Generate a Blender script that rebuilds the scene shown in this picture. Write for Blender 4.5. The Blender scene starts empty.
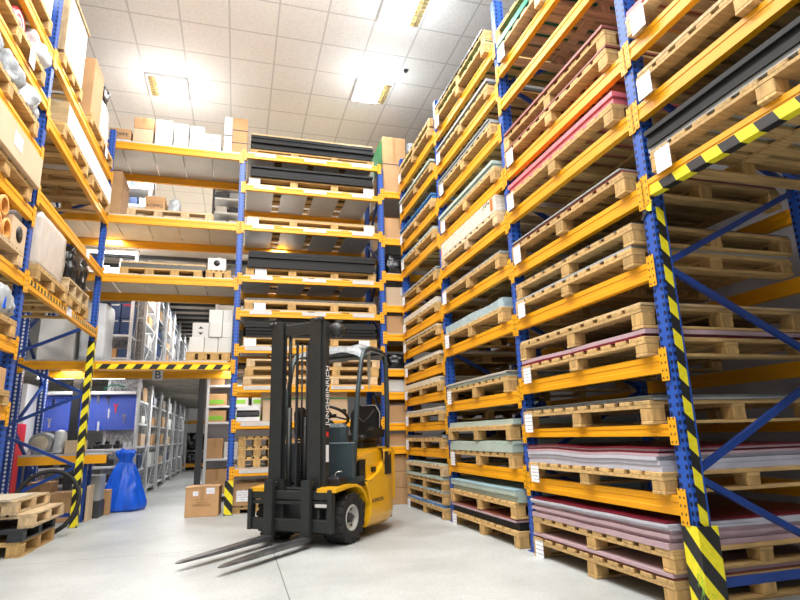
import bpy, bmesh, math, random
from mathutils import Vector, Matrix, noise
RND = random.Random(7)
SC = bpy.context.scene
COL = SC.collection
PI = math.pi

# ------------------------------------------------------------------ materials
MATS = {}
def nt(name, rough=.6, metal=0.0):
    m = bpy.data.materials.new(name); m.use_nodes = True
    b = m.node_tree.nodes['Principled BSDF']
    b.inputs['Roughness'].default_value = rough; b.inputs['Metallic'].default_value = metal
    MATS[name] = m
    return m, m.node_tree.nodes, m.node_tree.links, b
def rgb(c, k=1.0): return (c[0]*k, c[1]*k, c[2]*k, 1)
def plain(name, c, rough=.6, metal=0., var=.12, scale=6., bump=0., coat=0., stretch=(1, 1, 1), objvar=0.):
    m, N, L, b = nt(name, rough, metal)
    tc = N.new('ShaderNodeTexCoord'); mp = N.new('ShaderNodeMapping'); mp.inputs['Scale'].default_value = stretch
    nz = N.new('ShaderNodeTexNoise'); nz.inputs['Scale'].default_value = scale; nz.inputs['Detail'].default_value = 5
    cr = N.new('ShaderNodeValToRGB')
    cr.color_ramp.elements[0].position = .3; cr.color_ramp.elements[1].position = .7
    cr.color_ramp.elements[0].color = rgb(c, 1-var); cr.color_ramp.elements[1].color = rgb(c, 1+var)
    L.new(tc.outputs['Object'], mp.inputs['Vector']); L.new(mp.outputs['Vector'], nz.inputs['Vector'])
    L.new(nz.outputs['Fac'], cr.inputs['Fac'])
    out = cr.outputs['Color']
    if objvar:
        oi = N.new('ShaderNodeObjectInfo'); hs = N.new('ShaderNodeHueSaturation'); mr = N.new('ShaderNodeMapRange')
        mr.inputs['To Min'].default_value = 1-objvar; mr.inputs['To Max'].default_value = 1+objvar
        L.new(oi.outputs['Random'], mr.inputs['Value']); L.new(mr.outputs['Result'], hs.inputs['Value'])
        L.new(out, hs.inputs['Color']); out = hs.outputs['Color']
    L.new(out, b.inputs['Base Color'])
    if bump:
        bp = N.new('ShaderNodeBump'); bp.inputs['Strength'].default_value = bump; bp.inputs['Distance'].default_value = .02
        L.new(nz.outputs['Fac'], bp.inputs['Height']); L.new(bp.outputs['Normal'], b.inputs['Normal'])
    if coat: b.inputs['Coat Weight'].default_value = coat
    return m
def math_(N, L, op, a, b_=None):
    n = N.new('ShaderNodeMath'); n.operation = op
    for i, v in enumerate((a, b_)):
        if v is None: continue
        if isinstance(v, (int, float)): n.inputs[i].default_value = v
        else: L.new(v, n.inputs[i])
    return n.outputs[0]
def holes(name, c, dark, pitch=.05, du=.03, r=.011, axis='XY', rough=.45):
    """painted steel with punched holes in vertical rows"""
    m, N, L, b = nt(name, rough)
    tc = N.new('ShaderNodeTexCoord'); sp = N.new('ShaderNodeSeparateXYZ'); L.new(tc.outputs['Object'], sp.inputs[0])
    z = math_(N, L, 'SUBTRACT', math_(N, L, 'MODULO', math_(N, L, 'ADD', sp.outputs['Z'], 10), pitch), pitch/2)
    def rowmask(o):
        u = math_(N, L, 'SUBTRACT', math_(N, L, 'ABSOLUTE', o), du)
        d = math_(N, L, 'SQRT', math_(N, L, 'ADD', math_(N, L, 'POWER', math_(N, L, 'MULTIPLY', z, .75), 2), math_(N, L, 'POWER', u, 2)))
        return math_(N, L, 'LESS_THAN', d, r)
    geo = N.new('ShaderNodeNewGeometry'); vt = N.new('ShaderNodeVectorTransform')
    vt.vector_type = 'NORMAL'; vt.convert_from = 'WORLD'; vt.convert_to = 'OBJECT'
    L.new(geo.outputs['True Normal'], vt.inputs[0]); sn = N.new('ShaderNodeSeparateXYZ'); L.new(vt.outputs[0], sn.inputs[0])
    fx = math_(N, L, 'GREATER_THAN', math_(N, L, 'ABSOLUTE', sn.outputs['X']), .7)
    fy = math_(N, L, 'GREATER_THAN', math_(N, L, 'ABSOLUTE', sn.outputs['Y']), .7)
    mk = math_(N, L, 'MAXIMUM', math_(N, L, 'MULTIPLY', fx, rowmask(sp.outputs['Y'])), math_(N, L, 'MULTIPLY', fy, rowmask(sp.outputs['X'])))
    mx = N.new('ShaderNodeMix'); mx.data_type = 'RGBA'; L.new(mk, mx.inputs['Factor'])
    mx.inputs['A'].default_value = rgb(c); mx.inputs['B'].default_value = rgb(dark); L.new(mx.outputs['Result'], b.inputs['Base Color'])
    return m
def stripes(name, c1, c2, k=6., u='X+Y', slant=1., rough=.4):
    """slanted two-colour tape"""
    m, N, L, b = nt(name, rough)
    tc = N.new('ShaderNodeTexCoord'); sp = N.new('ShaderNodeSeparateXYZ'); L.new(tc.outputs['Object'], sp.inputs[0])
    if u == 'X+Y': h = math_(N, L, 'ADD', sp.outputs['X'], sp.outputs['Y'])
    else: h = sp.outputs[u]
    s = math_(N, L, 'ADD', sp.outputs['Z'], math_(N, L, 'MULTIPLY', h, slant))
    f = math_(N, L, 'FRACT', math_(N, L, 'ADD', math_(N, L, 'MULTIPLY', s, k), 50.))
    g = math_(N, L, 'GREATER_THAN', f, .5)
    nz = N.new('ShaderNodeTexNoise'); nz.inputs['Scale'].default_value = 30; L.new(tc.outputs['Object'], nz.inputs['Vector'])
    mx = N.new('ShaderNodeMix'); mx.data_type = 'RGBA'; L.new(g, mx.inputs['Factor'])
    mx.inputs['A'].default_value = rgb(c1); mx.inputs['B'].default_value = rgb(c2)
    hs = N.new('ShaderNodeHueSaturation'); mr = N.new('ShaderNodeMapRange'); mr.inputs['To Min'].default_value = .75; mr.inputs['To Max'].default_value = 1.15
    L.new(nz.outputs['Fac'], mr.inputs['Value']); L.new(mr.outputs['Result'], hs.inputs['Value']); L.new(mx.outputs['Result'], hs.inputs['Color'])
    L.new(hs.outputs['Color'], b.inputs['Base Color'])
    return m
def wood(name, c, axis='X', rough=.75):
    """sawn timber: grain stretched along one axis, every piece its own tint"""
    m, N, L, b = nt(name, rough)
    tc = N.new('ShaderNodeTexCoord'); mp = N.new('ShaderNodeMapping')
    mp.inputs['Scale'].default_value = {'X': (1.2, 14, 14), 'Y': (14, 1.2, 14), 'Z': (9, 9, 2)}[axis]
    oi = N.new('ShaderNodeObjectInfo'); ad = N.new('ShaderNodeVectorMath'); ad.operation = 'ADD'
    sc_ = N.new('ShaderNodeVectorMath'); sc_.operation = 'SCALE'; sc_.inputs[3].default_value = 9.0
    cb = N.new('ShaderNodeCombineXYZ')
    for i in range(3): L.new(oi.outputs['Random'], cb.inputs[i])
    L.new(cb.outputs[0], sc_.inputs[0]); L.new(tc.outputs['Object'], ad.inputs[0]); L.new(sc_.outputs[0], ad.inputs[1])
    L.new(ad.outputs[0], mp.inputs['Vector'])
    nz = N.new('ShaderNodeTexNoise'); nz.inputs['Scale'].default_value = 3; nz.inputs['Detail'].default_value = 6; nz.inputs['Distortion'].default_value = .4
    L.new(mp.outputs['Vector'], nz.inputs['Vector'])
    cr = N.new('ShaderNodeValToRGB'); e = cr.color_ramp.elements
    e[0].position = .3; e[0].color = rgb(c, .62); e[1].position = .68; e[1].color = rgb(c, 1.12)
    L.new(nz.outputs['Fac'], cr.inputs['Fac'])
    hs = N.new('ShaderNodeHueSaturation'); mr = N.new('ShaderNodeMapRange'); mr.inputs['To Min'].default_value = .82; mr.inputs['To Max'].default_value = 1.15
    L.new(oi.outputs['Random'], mr.inputs['Value']); L.new(mr.outputs['Result'], hs.inputs['Value']); L.new(cr.outputs['Color'], hs.inputs['Color'])
    L.new(hs.outputs['Color'], b.inputs['Base Color'])
    bp = N.new('ShaderNodeBump'); bp.inputs['Strength'].default_value = .25; bp.inputs['Distance'].default_value = .01
    L.new(nz.outputs['Fac'], bp.inputs['Height']); L.new(bp.outputs['Normal'], b.inputs['Normal'])
    return m
def emit(name, c, s):
    m, N, L, b = nt(name)
    b.inputs['Base Color'].default_value = rgb(c); b.inputs['Emission Color'].default_value = rgb(c); b.inputs['Emission Strength'].default_value = s
    return m
def paper(name):
    """white paper label with printed grey lines"""
    m, N, L, b = nt(name, .7)
    tc = N.new('ShaderNodeTexCoord'); sp = N.new('ShaderNodeSeparateXYZ'); L.new(tc.outputs['Generated'], sp.inputs[0])
    f = math_(N, L, 'FRACT', math_(N, L, 'MULTIPLY', sp.outputs['Z'], 5))
    g1 = math_(N, L, 'GREATER_THAN', f, .72)
    nz = N.new('ShaderNodeTexNoise'); nz.inputs['Scale'].default_value = 9; L.new(tc.outputs['Generated'], nz.inputs['Vector'])
    g = math_(N, L, 'MULTIPLY', g1, math_(N, L, 'GREATER_THAN', nz.outputs['Fac'], .48))
    mx = N.new('ShaderNodeMix'); mx.data_type = 'RGBA'; L.new(g, mx.inputs['Factor'])
    mx.inputs['A'].default_value = (.86, .87, .9, 1); mx.inputs['B'].default_value = (.35, .36, .4, 1)
    L.new(mx.outputs['Result'], b.inputs['Base Color'])
    return m
def tiles(name):
    """suspended ceiling: 0.635 m panels, pale speckled board, grey T-bars"""
    m, N, L, b = nt(name, .9)
    tc = N.new('ShaderNodeTexCoord'); sp = N.new('ShaderNodeSeparateXYZ'); L.new(tc.outputs['Object'], sp.inputs[0])
    def bar(o, off):
        f = math_(N, L, 'FRACT', math_(N, L, 'DIVIDE', math_(N, L, 'ADD', o, 63.5-off), .635))
        return math_(N, L, 'LESS_THAN', math_(N, L, 'ABSOLUTE', math_(N, L, 'SUBTRACT', f, .5)), .018)
    mk = math_(N, L, 'MAXIMUM', bar(sp.outputs['X'], .34+.3175), bar(sp.outputs['Y'], 6.37+.3175))
    nz = N.new('ShaderNodeTexNoise'); nz.inputs['Scale'].default_value = 45; nz.inputs['Detail'].default_value = 3; L.new(tc.outputs['Object'], nz.inputs['Vector'])
    cr = N.new('ShaderNodeValToRGB'); e = cr.color_ramp.elements
    e[0].position = .35; e[0].color = (.80, .785, .765, 1); e[1].position = .65; e[1].color = (.90, .89, .87, 1); L.new(nz.outputs['Fac'], cr.inputs['Fac'])
    mx = N.new('ShaderNodeMix'); mx.data_type = 'RGBA'; L.new(mk, mx.inputs['Factor']); L.new(cr.outputs['Color'], mx.inputs['A']); mx.inputs['B'].default_value = (.60, .595, .585, 1)
    L.new(mx.outputs['Result'], b.inputs['Base Color'])
    return m
def concrete(name):
    m, N, L, b = nt(name, .38)
    tc = N.new('ShaderNodeTexCoord')
    n1 = N.new('ShaderNodeTexNoise'); n1.inputs['Scale'].default_value = 1.1; n1.inputs['Detail'].default_value = 8; n1.inputs['Roughness'].default_value = .65
    n2 = N.new('ShaderNodeTexNoise'); n2.inputs['Scale'].default_value = 38; n2.inputs['Detail'].default_value = 4
    for n in (n1, n2): L.new(tc.outputs['Object'], n.inputs['Vector'])
    c1 = N.new('ShaderNodeValToRGB'); e = c1.color_ramp.elements
    e[0].position = .3; e[0].color = (.37, .39, .38, 1); e[1].position = .72; e[1].color = (.56, .585, .575, 1); L.new(n1.outputs['Fac'], c1.inputs['Fac'])
    c2 = N.new('ShaderNodeValToRGB'); e = c2.color_ramp.elements
    e[0].position = .3; e[0].color = (.85, .85, .85, 1); e[1].position = .6; e[1].color = (1, 1, 1, 1); L.new(n2.outputs['Fac'], c2.inputs['Fac'])
    mx = N.new('ShaderNodeMix'); mx.data_type = 'RGBA'; mx.blend_type = 'MULTIPLY'; mx.inputs['Factor'].default_value = 1
    L.new(c1.outputs['Color'], mx.inputs['A']); L.new(c2.outputs['Color'], mx.inputs['B'])
    # saw-cut joints
    sp = N.new('ShaderNodeSeparateXYZ'); L.new(tc.outputs['Object'], sp.inputs[0])
    def cut(o, at, per): 
        f = math_(N, L, 'FRACT', math_(N, L, 'DIVIDE', math_(N, L, 'ADD', o, per*20-at+per/2), per))
        return math_(N, L, 'LESS_THAN', math_(N, L, 'ABSOLUTE', math_(N, L, 'SUBTRACT', f, .5)), .004/per)
    mk = math_(N, L, 'MAXIMUM', cut(sp.outputs['X'], .37, 4.), cut(sp.outputs['Y'], 5.93, 4.))
    m2 = N.new('ShaderNodeMix'); m2.data_type = 'RGBA'; L.new(mk, m2.inputs['Factor']); L.new(mx.outputs['Result'], m2.inputs['A']); m2.inputs['B'].default_value = (.16, .16, .155, 1)
    L.new(m2.outputs['Result'], b.inputs['Base Color'])
    rr = N.new('ShaderNodeMapRange'); rr.inputs['To Min'].default_value = .3; rr.inputs['To Max'].default_value = .55
    L.new(n1.outputs['Fac'], rr.inputs['Value']); L.new(rr.outputs['Result'], b.inputs['Roughness'])
    return m
BLUE = (.016, .085, .42)
M = dict(
 yellow=plain('yellow_beam_paint', (.82, .36, .004), .45, var=.06, scale=3),
 plate=holes('connector_plate_paint', (.84, .39, .005), (.16, .07, .01), .045, .016, .007),
 blue=holes('blue_post_paint', BLUE, (.002, .008, .04)),
 bluelit=holes('blue_post_with_light_holes', (.012, .05, .26), (.75, .78, .8), .05, .0, .014),
 guard=stripes('corner_guard_stripes', (.015, .015, .015), (.86, .74, .02), 4.4, 'X+Y', 1.2),
 guardl=stripes('corner_guard_stripes_other_way', (.015, .015, .015), (.86, .74, .02), 7.2, 'X+Y', -.9),
 mottle=plain('perforated_end_sheet', (.40, .41, .42), .5, .3, var=.55, scale=38, stretch=(1, 1, .5)),
 filmroof=plain('darkened_roof_film', (.24, .26, .27), .3, var=.3, scale=16, bump=.9),  # film colour darkened to offset the strong light on the roof
 bluep=plain('blue_brace_paint', (.010, .045, .23), .4, var=.08),
 tape=stripes('hazard_tape_slanted', (.015, .015, .015), (.86, .74, .02), 5.0, 'X+Y', .9),
 tapel=stripes('hazard_tape_slanted_other_way', (.015, .015, .015), (.86, .74, .02), 5.2, 'X+Y', -.9),
 tapeb=stripes('hazard_tape_along_beam', (.88, .76, .02), (.02, .02, .02), 3.6, 'X', 1.4),
 tapek=stripes('hazard_tape_along_back_beam', (.88, .76, .02), (.02, .02, .02), 3.7, 'X', -1.3),
 sq=stripes('black_squares_on_yellow', (.02, .02, .02), (.92, .50, .02), 1.05, 'X', 10.),
 tapec=stripes('hazard_tape_blocks', (.88, .76, .02), (.02, .02, .02), 2.0, 'X', 2.2),
 wx=wood('pine_along_x', (.60, .385, .15), 'X'), wy=wood('pine_along_y', (.60, .385, .15), 'Y'), wb=wood('pine_block', (.57, .35, .125), 'Z'),
 wpx=wood('pale_pine_along_x', (.70, .52, .30), 'X'), wpy=wood('pale_pine_along_y', (.70, .52, .30), 'Y'), wpb=wood('pale_pine_block', (.66, .47, .26), 'Z'),
 ply=wood('plywood', (.66, .47, .24), 'Y'), whitewood=wood('whitewashed_board', (.76, .68, .55), 'Y'),
 card=plain('cardboard', (.50, .29, .135), .8, var=.10, scale=4, objvar=.13),
 cardpale=plain('pale_cardboard', (.56, .415, .27), .8, var=.07, scale=4, objvar=.08),
 cardwhite=plain('white_cardboard', (.64, .635, .60), .75, var=.04, scale=4, objvar=.05),
 cardtape=plain('brown_packing_tape', (.42, .24, .10), .35, var=.08),
 paper=paper('printed_paper_label'), white=plain('white_paint', (.72, .725, .73), .5, var=.04),
 maroon=plain('maroon_panel', (.15, .008, .02), .3, var=.1), rosewhite=plain('pale_rose_panel_edge', (.46, .32, .345), .55, var=.08),
 lilac=plain('lilac_white_panel', (.50, .49, .55), .45, var=.08), pink=plain('pink_panel', (.70, .16, .19), .45, var=.08),
 mint=plain('pale_mint_panel', (.42, .51, .45), .4, var=.08), mintblue=plain('pale_blue_panel', (.33, .50, .57), .4, var=.08),
 blueS=plain('blue_panel', (.05, .20, .46), .4, var=.1), green=plain('green_panel', (.01, .22, .13), .35, var=.08),
 greyS=plain('grey_panel', (.33, .34, .33), .45, var=.1), dgrey=plain('dark_grey_panel', (.10, .105, .10), .4, var=.12), black=plain('black_panel', (.004, .0042, .0045), .7, var=.2),
 beige=plain('beige_panel', (.62, .54, .40), .6, var=.08), brownred=plain('brown_red_panel', (.25, .07, .05), .5, var=.1),
 film=plain('stretch_film', (.38, .41, .43), .28, var=.25, scale=14, bump=.9), filmblue=plain('blue_tinted_film', (.36, .47, .50), .25, var=.15, scale=12, bump=.6),
 filmwhite=plain('white_film', (.60, .615, .63), .3, var=.06, scale=9, bump=.6), beigewrap=plain('wrapped_beige_bale', (.55, .49, .43), .35, var=.08, scale=10, bump=.4, stretch=(2, 2, .5)),
 blackbag=plain('black_plastic', (.012, .012, .013), .22, var=.3, scale=14, bump=.7), redplastic=plain('red_plastic', (.62, .02, .03), .35, var=.1),
 bluebag=plain('blue_bin_bag', (.006, .11, .72), .22, var=.2, scale=6, bump=1.0, stretch=(2.6, 2.6, .7)),
 galv=plain('galvanised_sheet', (.50, .51, .51), .42, .35, var=.06, scale=3), steel=plain('zinc_shelf_steel', (.72, .73, .74), .45, .15, var=.1),
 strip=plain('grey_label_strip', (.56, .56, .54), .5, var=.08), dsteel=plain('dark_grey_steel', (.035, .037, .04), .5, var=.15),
 fly=plain('forklift_yellow', (.84, .44, .008), .3, var=.03, coat=.4), anth=plain('forklift_anthracite', (.022, .025, .024), .42, var=.15, scale=12),
 slate=plain('forklift_slate_cover', (.035, .052, .060), .38, var=.08), blk=plain('black_plastic_part', (.008, .008, .009), .45, var=.2),
 rub=plain('tyre_rubber', (.014, .014, .014), .75, var=.25, scale=25, bump=.3), rim=plain('pale_wheel_rim', (.46, .46, .43), .45, var=.06),
 forksteel=plain('worn_fork_steel', (.16, .16, .165), .3, .75, var=.35, scale=9), chrome=plain('bright_steel', (.62, .62, .62), .2, .9, var=.05),
 wallm=plain('white_wall_plaster', (.70, .70, .70), .85, var=.03, scale=2), wallg=plain('grey_wall_plaster', (.26, .245, .25), .85, var=.05, scale=2),
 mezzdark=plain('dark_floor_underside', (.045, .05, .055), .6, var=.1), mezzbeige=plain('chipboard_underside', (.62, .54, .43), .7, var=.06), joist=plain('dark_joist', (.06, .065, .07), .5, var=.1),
 joistl=plain('pale_joist', (.55, .50, .43), .5, var=.1), bin=plain('navy_storage_bin', (.035, .065, .16), .4, var=.12), peg=None,
 red=plain('red_paint', (.70, .03, .03), .4, var=.05), tube=plain('amber_cardboard_tube', (.72, .33, .08), .6, var=.1), limes=plain('lime_label', (.25, .55, .05), .6, var=.05),
 greenstrap=plain('green_strap', (.02, .30, .10), .4), seat=plain('seat_vinyl', (.012, .013, .014), .42, var=.2, scale=12), ink=plain('dark_ink', (.03, .03, .04), .7), inkblue=plain('blue_ink', (.22, .25, .55), .7),
 whiteink=plain('white_lettering', (.85, .85, .85), .5, var=.02), orange=plain('orange_label', (.85, .14, .02), .5), lamp=emit('lamp_diffuser', (1, .98, .95), 22), tubelamp=emit('tube_lamp', (1, 1, 1), 8),
 louvre=plain('brass_toned_louvre', (.62, .52, .30), .3, .6), tool=plain('dark_tool_metal', (.05, .05, .055), .35, .5), floor=concrete('polished_concrete'), ceil=tiles('ceiling_tiles'))
def pegmat():
    m, N, L, b = nt('blue_pegboard', .45)
    tc = N.new('ShaderNodeTexCoord'); sp = N.new('ShaderNodeSeparateXYZ'); L.new(tc.outputs['Object'], sp.inputs[0])
    def c(o):
        return math_(N, L, 'POWER', math_(N, L, 'SUBTRACT', math_(N, L, 'FRACT', math_(N, L, 'DIVIDE', math_(N, L, 'ADD', o, 10), .04)), .5), 2)
    mk = math_(N, L, 'LESS_THAN', math_(N, L, 'ADD', c(sp.outputs['X']), c(sp.outputs['Z'])), .032)
    mx = N.new('ShaderNodeMix'); mx.data_type = 'RGBA'; L.new(mk, mx.inputs['Factor']); mx.inputs['A'].default_value = (.006, .06, .52, 1); mx.inputs['B'].default_value = (.62, .68, .85, 1)
    L.new(mx.outputs['Result'], b.inputs['Base Color']); return m
M['peg'] = pegmat()

# ------------------------------------------------------------------ mesh helpers
class MB:
    def __init__(s): s.bm = bmesh.new()
    def box(s, x0, x1, y0, y1, z0, z1, mat=None, bev=0.):
        vs = [s.bm.verts.new(p) for p in ((x0,y0,z0),(x1,y0,z0),(x1,y1,z0),(x0,y1,z0),(x0,y0,z1),(x1,y0,z1),(x1,y1,z1),(x0,y1,z1))]
        fs = [s.bm.faces.new([vs[i] for i in f]) for f in ((3,2,1,0),(4,5,6,7),(0,1,5,4),(1,2,6,5),(2,3,7,6),(3,0,4,7))]
        if bev:
            es = list({e for f in fs for e in f.edges})
            r = bmesh.ops.bevel(s.bm, geom=es, offset=bev, segments=1, affect='EDGES'); vs = list({v for f in r['faces'] for v in f.verts} | {v for v in vs if v.is_valid})
        if mat is not None: bmesh.ops.transform(s.bm, matrix=mat, verts=[v for v in vs if v.is_valid])
        return s
    def prism(s, pts, a, b, axis='Y', bev=0.):
        """extrude a 2-D outline (list of pairs) from a to b along an axis"""
        f = {'X': lambda p, t: (t, p[0], p[1]), 'Y': lambda p, t: (p[0], t, p[1]), 'Z': lambda p, t: (p[0], p[1], t)}[axis]
        v0 = [s.bm.verts.new(f(p, a)) for p in pts]; v1 = [s.bm.verts.new(f(p, b)) for p in pts]; n = len(pts)
        fs = [s.bm.faces.new(v0[::-1]), s.bm.faces.new(v1)] + [s.bm.faces.new((v0[i], v0[(i+1)%n], v1[(i+1)%n], v1[i])) for i in range(n)]
        bmesh.ops.recalc_face_normals(s.bm, faces=fs)
        if bev: bmesh.ops.bevel(s.bm, geom=list({e for q in fs[:2] for e in q.edges}), offset=bev, segments=2, affect='EDGES')
        return s
    def tube(s, pts, r, n=10, closed=False):
        P = [Vector(p) for p in pts]; rings = []; m = len(P); up = None
        for i, p in enumerate(P):
            a = P[(i-1) % m] if (closed or i > 0) else p; c = P[(i+1) % m] if (closed or i < m-1) else p
            t = (c-a).normalized()
            if up is None:
                up = Vector((0,0,1)) if abs(t.z) < .9 else Vector((1,0,0))
            u = t.cross(up).normalized(); w = u.cross(t).normalized(); up = w
            rr = r[i] if isinstance(r, (list, tuple)) else r
            rings.append([s.bm.verts.new(p + u*math.cos(2*PI*k/n)*rr + w*math.sin(2*PI*k/n)*rr) for k in range(n)])
        for i in range(m if closed else m-1):
            A, B = rings[i], rings[(i+1) % m]
            for k in range(n): s.bm.faces.new((A[k], A[(k+1)%n], B[(k+1)%n], B[k])).smooth = True
        if not closed: s.bm.faces.new(rings[0][::-1]); s.bm.faces.new(rings[-1])
        return s
    def lathe(s, prof, c=(0,0,0), axis='Z', n=32, smooth=True):
        """revolve (radius, height) pairs about an axis"""
        f = {'Z': lambda r, h, t: (r*math.cos(t), r*math.sin(t), h), 'X': lambda r, h, t: (h, r*math.cos(t), r*math.sin(t)), 'Y': lambda r, h, t: (r*math.sin(t), h, r*math.cos(t))}[axis]
        rs = [[s.bm.verts.new(Vector(c)+Vector(f(max(r, 1e-4), h, 2*PI*k/n))) for k in range(n)] for r, h in prof]
        for A, B in zip(rs, rs[1:]):
            for k in range(n): s.bm.faces.new((A[k], A[(k+1)%n], B[(k+1)%n], B[k])).smooth = smooth
        return s
    def mesh(s, name, mat):
        bmesh.ops.recalc_face_normals(s.bm, faces=s.bm.faces[:])
        me = bpy.data.meshes.new(name); s.bm.to_mesh(me); s.bm.free(); me.materials.append(mat); return me
    def build(s, name, mat, parent=None, loc=None):
        return link(name, s.mesh(name, mat), parent, loc)
def link(name, me, parent=None, loc=None):
    o = bpy.data.objects.new(name, me); COL.objects.link(o)
    if parent: o.parent = parent
    if loc: o.location = loc
    return o
def tag(o, label, cat, group=None, kind=None):
    o['label'] = label; o['category'] = cat
    if group: o['group'] = group
    if kind: o['kind'] = kind
    return o
def empty(name, label, cat, loc, rz=0., group=None, kind=None):
    o = bpy.data.objects.new(name, None); COL.objects.link(o); o.location = loc; o.rotation_euler = (0, 0, rz); o.empty_display_size = .1
    return tag(o, label, cat, group, kind)
def struct(name, mb, mat):
    o = mb.build(name, mat); o['kind'] = 'structure'; return o
def cbox(w, d, h, mat, name, parent=None, loc=None, bev=.004):
    """a box mesh centred in x and y, standing on its origin"""
    return MB().box(-w/2, w/2, -d/2, d/2, 0, h, bev=bev).build(name, mat, parent, loc)
def text(s, size, mat, parent, loc, rot, name='lettering', depth=.001, align='CENTER'):
    cu = bpy.data.curves.new('text', 'FONT'); cu.body = s; cu.size = size; cu.extrude = depth; cu.align_x = align; cu.align_y = 'CENTER'
    t = bpy.data.objects.new('text', cu); COL.objects.link(t); dg = bpy.context.evaluated_depsgraph_get(); dg.update()
    me = bpy.data.meshes.new_from_object(t.evaluated_get(dg)); bpy.data.objects.remove(t); me.materials.clear(); me.materials.append(mat)
    o = link(name, me, parent, loc); o.rotation_euler = rot; return o

# ------------------------------------------------------------------ the room
H = 6.5
struct('floor', MB().box(-9, 5.4, -4, 24, -.2, 0), M['floor'])
struct('ceiling', MB().box(-9, 5.4, -4, 24, H, H+.2), M['ceil'])
struct('wall_right', MB().box(5.4, 5.6, -4, 24, 0, H), M['wallg'])
struct('wall_left', MB().box(-9.2, -9, -4, 24, 0, H), M['wallm'])
struct('wall_back', MB().box(-9, 5.4, 24, 24.2, 0, H), M['wallm'])
struct('wall_front_blocker', MB().box(-1.0, 5.4, -4.2, -4, 0, H), M['wallg'])   # unseen; keeps light off the sheet rack's end, rest left open to let light in

def ceiling_lamp(x0, y0, side, label):
    t = empty('ceiling_lamp', label, 'ceiling lamp', (x0+.3175, y0+.3175, H-.03), group='square lamps set into the tiled ceiling')
    s = .30; f = .025
    for a in ((-s, s, -s, -s+f), (-s, s, s-f, s), (-s, -s+f, -s+f, s-f), (s-f, s, -s+f, s-f)): MB().box(a[0], a[1], a[2], a[3], -.012, .03).build('lamp_frame', M['white'], t)
    xa, xb = (-s+f, -s+f+.13) if side < 0 else (s-f-.13, s-f)
    MB().box(xb if side < 0 else -s+f, s-f if side < 0 else xa, -s+f, s-f, .0, .02).build('diffuser', M['lamp'], t)
    mb = MB(); mb.box(xa, xb, -s+f, s-f, .01, .02)
    for k in range(8): mb.box(xa, xb, -s+f+.03+k*.07, -s+f+.036+k*.07, -.012, .01)
    mb.box((xa+xb)/2-.004, (xa+xb)/2+.004, -s+f, s-f, -.012, .01)
    mb.build('louvre', M['louvre'], t)
ceiling_lamp(.34-3*.635, 8.275, -1, 'lit square ceiling lamp above the row of white boxes on the back rack')
ceiling_lamp(.34+2*.635, 7.64, 1, 'lit square ceiling lamp beside the top pallets of the sheet rack, lower of two')
ceiling_lamp(.34+2*.635, 5.735, 1, 'lit square ceiling lamp cut off by the upper picture edge')
mb = MB(); mb.lathe([(.0, 0), (.03, 0), (.035, .02), (.035, .03), (0, .03)], n=16)
tag(mb.build('ceiling_sprinkler', M['dsteel'], loc=(2.32, 7.3, H-.03)), 'tiny dark ceiling sprinkler near the top of the sheet rack', 'sprinkler')
def area(x, y, z, e, sx=.6, sy=.6, rot=(0, 0, 0)):
    l = bpy.data.lights.new('unseen_area_light', 'AREA'); l.shape = 'RECTANGLE'; l.size = sx; l.size_y = sy; l.energy = e; l.color = (1, .985, .965)
    o = bpy.data.objects.new('unseen_area_light', l); COL.objects.link(o); o.location = (x, y, z); o.rotation_euler = rot; return o
def glow_point(x, y, z, e, r=.22):  # added point light without a fitting, brightens the ceiling around it
    l = bpy.data.lights.new('added_glow_light', 'POINT'); l.energy = e; l.shadow_soft_size = r; l.color = (1, .985, .97) if x < 1 else (.86, .94, 1)
    o = bpy.data.objects.new('added_glow_light', l); COL.objects.link(o); o.location = (x, y, z); return o
LE, GE = 86, 20
for x, ys in ((1.93, (5.9,)), (1.9, (7.55,)), (-1.2, (8.4,))):
    for yy in ys: glow_point(x, yy, H-.5, GE)
for x, ys, k in ((1.93, (3.9,), 1), (1.93, (2., .1, -1.8), .15), (-.1, (6.4, 4.4, 2.4, .4, -1.6), 1.1), (-2.6, (4.4, 2., -1.), .6)):  # unseen ceiling lights without fittings, some rows added for brightness
    for yy in ys: area(x, yy, H-.06, LE*k)
for x, yy in ((1.93, 3.2), (1.93, .6), (.2, 5.2), (-1.2, 2.), (-1.2, -1.)): glow_point(x, yy, H-.5, GE*1.2)
# ------------------------------------------------------------------ pallets, sheets, boxes
PAL = {}
def pallet_meshes(W, D, hh, pale):
    """front of width W lies along local x at y = 0 and faces -y; deck boards run back along y"""
    key = (round(W, 2), round(D, 2), round(hh, 3), pale)
    if key in PAL: return PAL[key]
    p = 'p' if pale else ''
    tb = .026; st = .02; sk = .02; n = max(5, round(W/.17)); pitch = W/n
    d = MB()
    for i in range(n):
        w = pitch*(.66 if i not in (0, n-1) else .92); c = -W/2+pitch*(i+.5)
        d.box(c-w/2, c+w/2, 0, D, hh-tb, hh, bev=.003)
    for c in (.05, D/2, D-.05): d.box(-W/2, W/2, c-.05, c+.05, hh-tb-st, hh-tb)
    deck = d.mesh('deck_boards', M['w'+p+'y'])
    blk = MB().box(-.0525, .0525, -.05, .05, sk, hh-tb-st, bev=.004).mesh('block', M['w'+p+'b'])
    skd = MB().box(-.0525, .0525, 0, D, 0, sk, bev=.003).mesh('skid', M['w'+p+'y'])
    PAL[key] = (deck, blk, skd); return PAL[key]
NP = [0]
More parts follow.
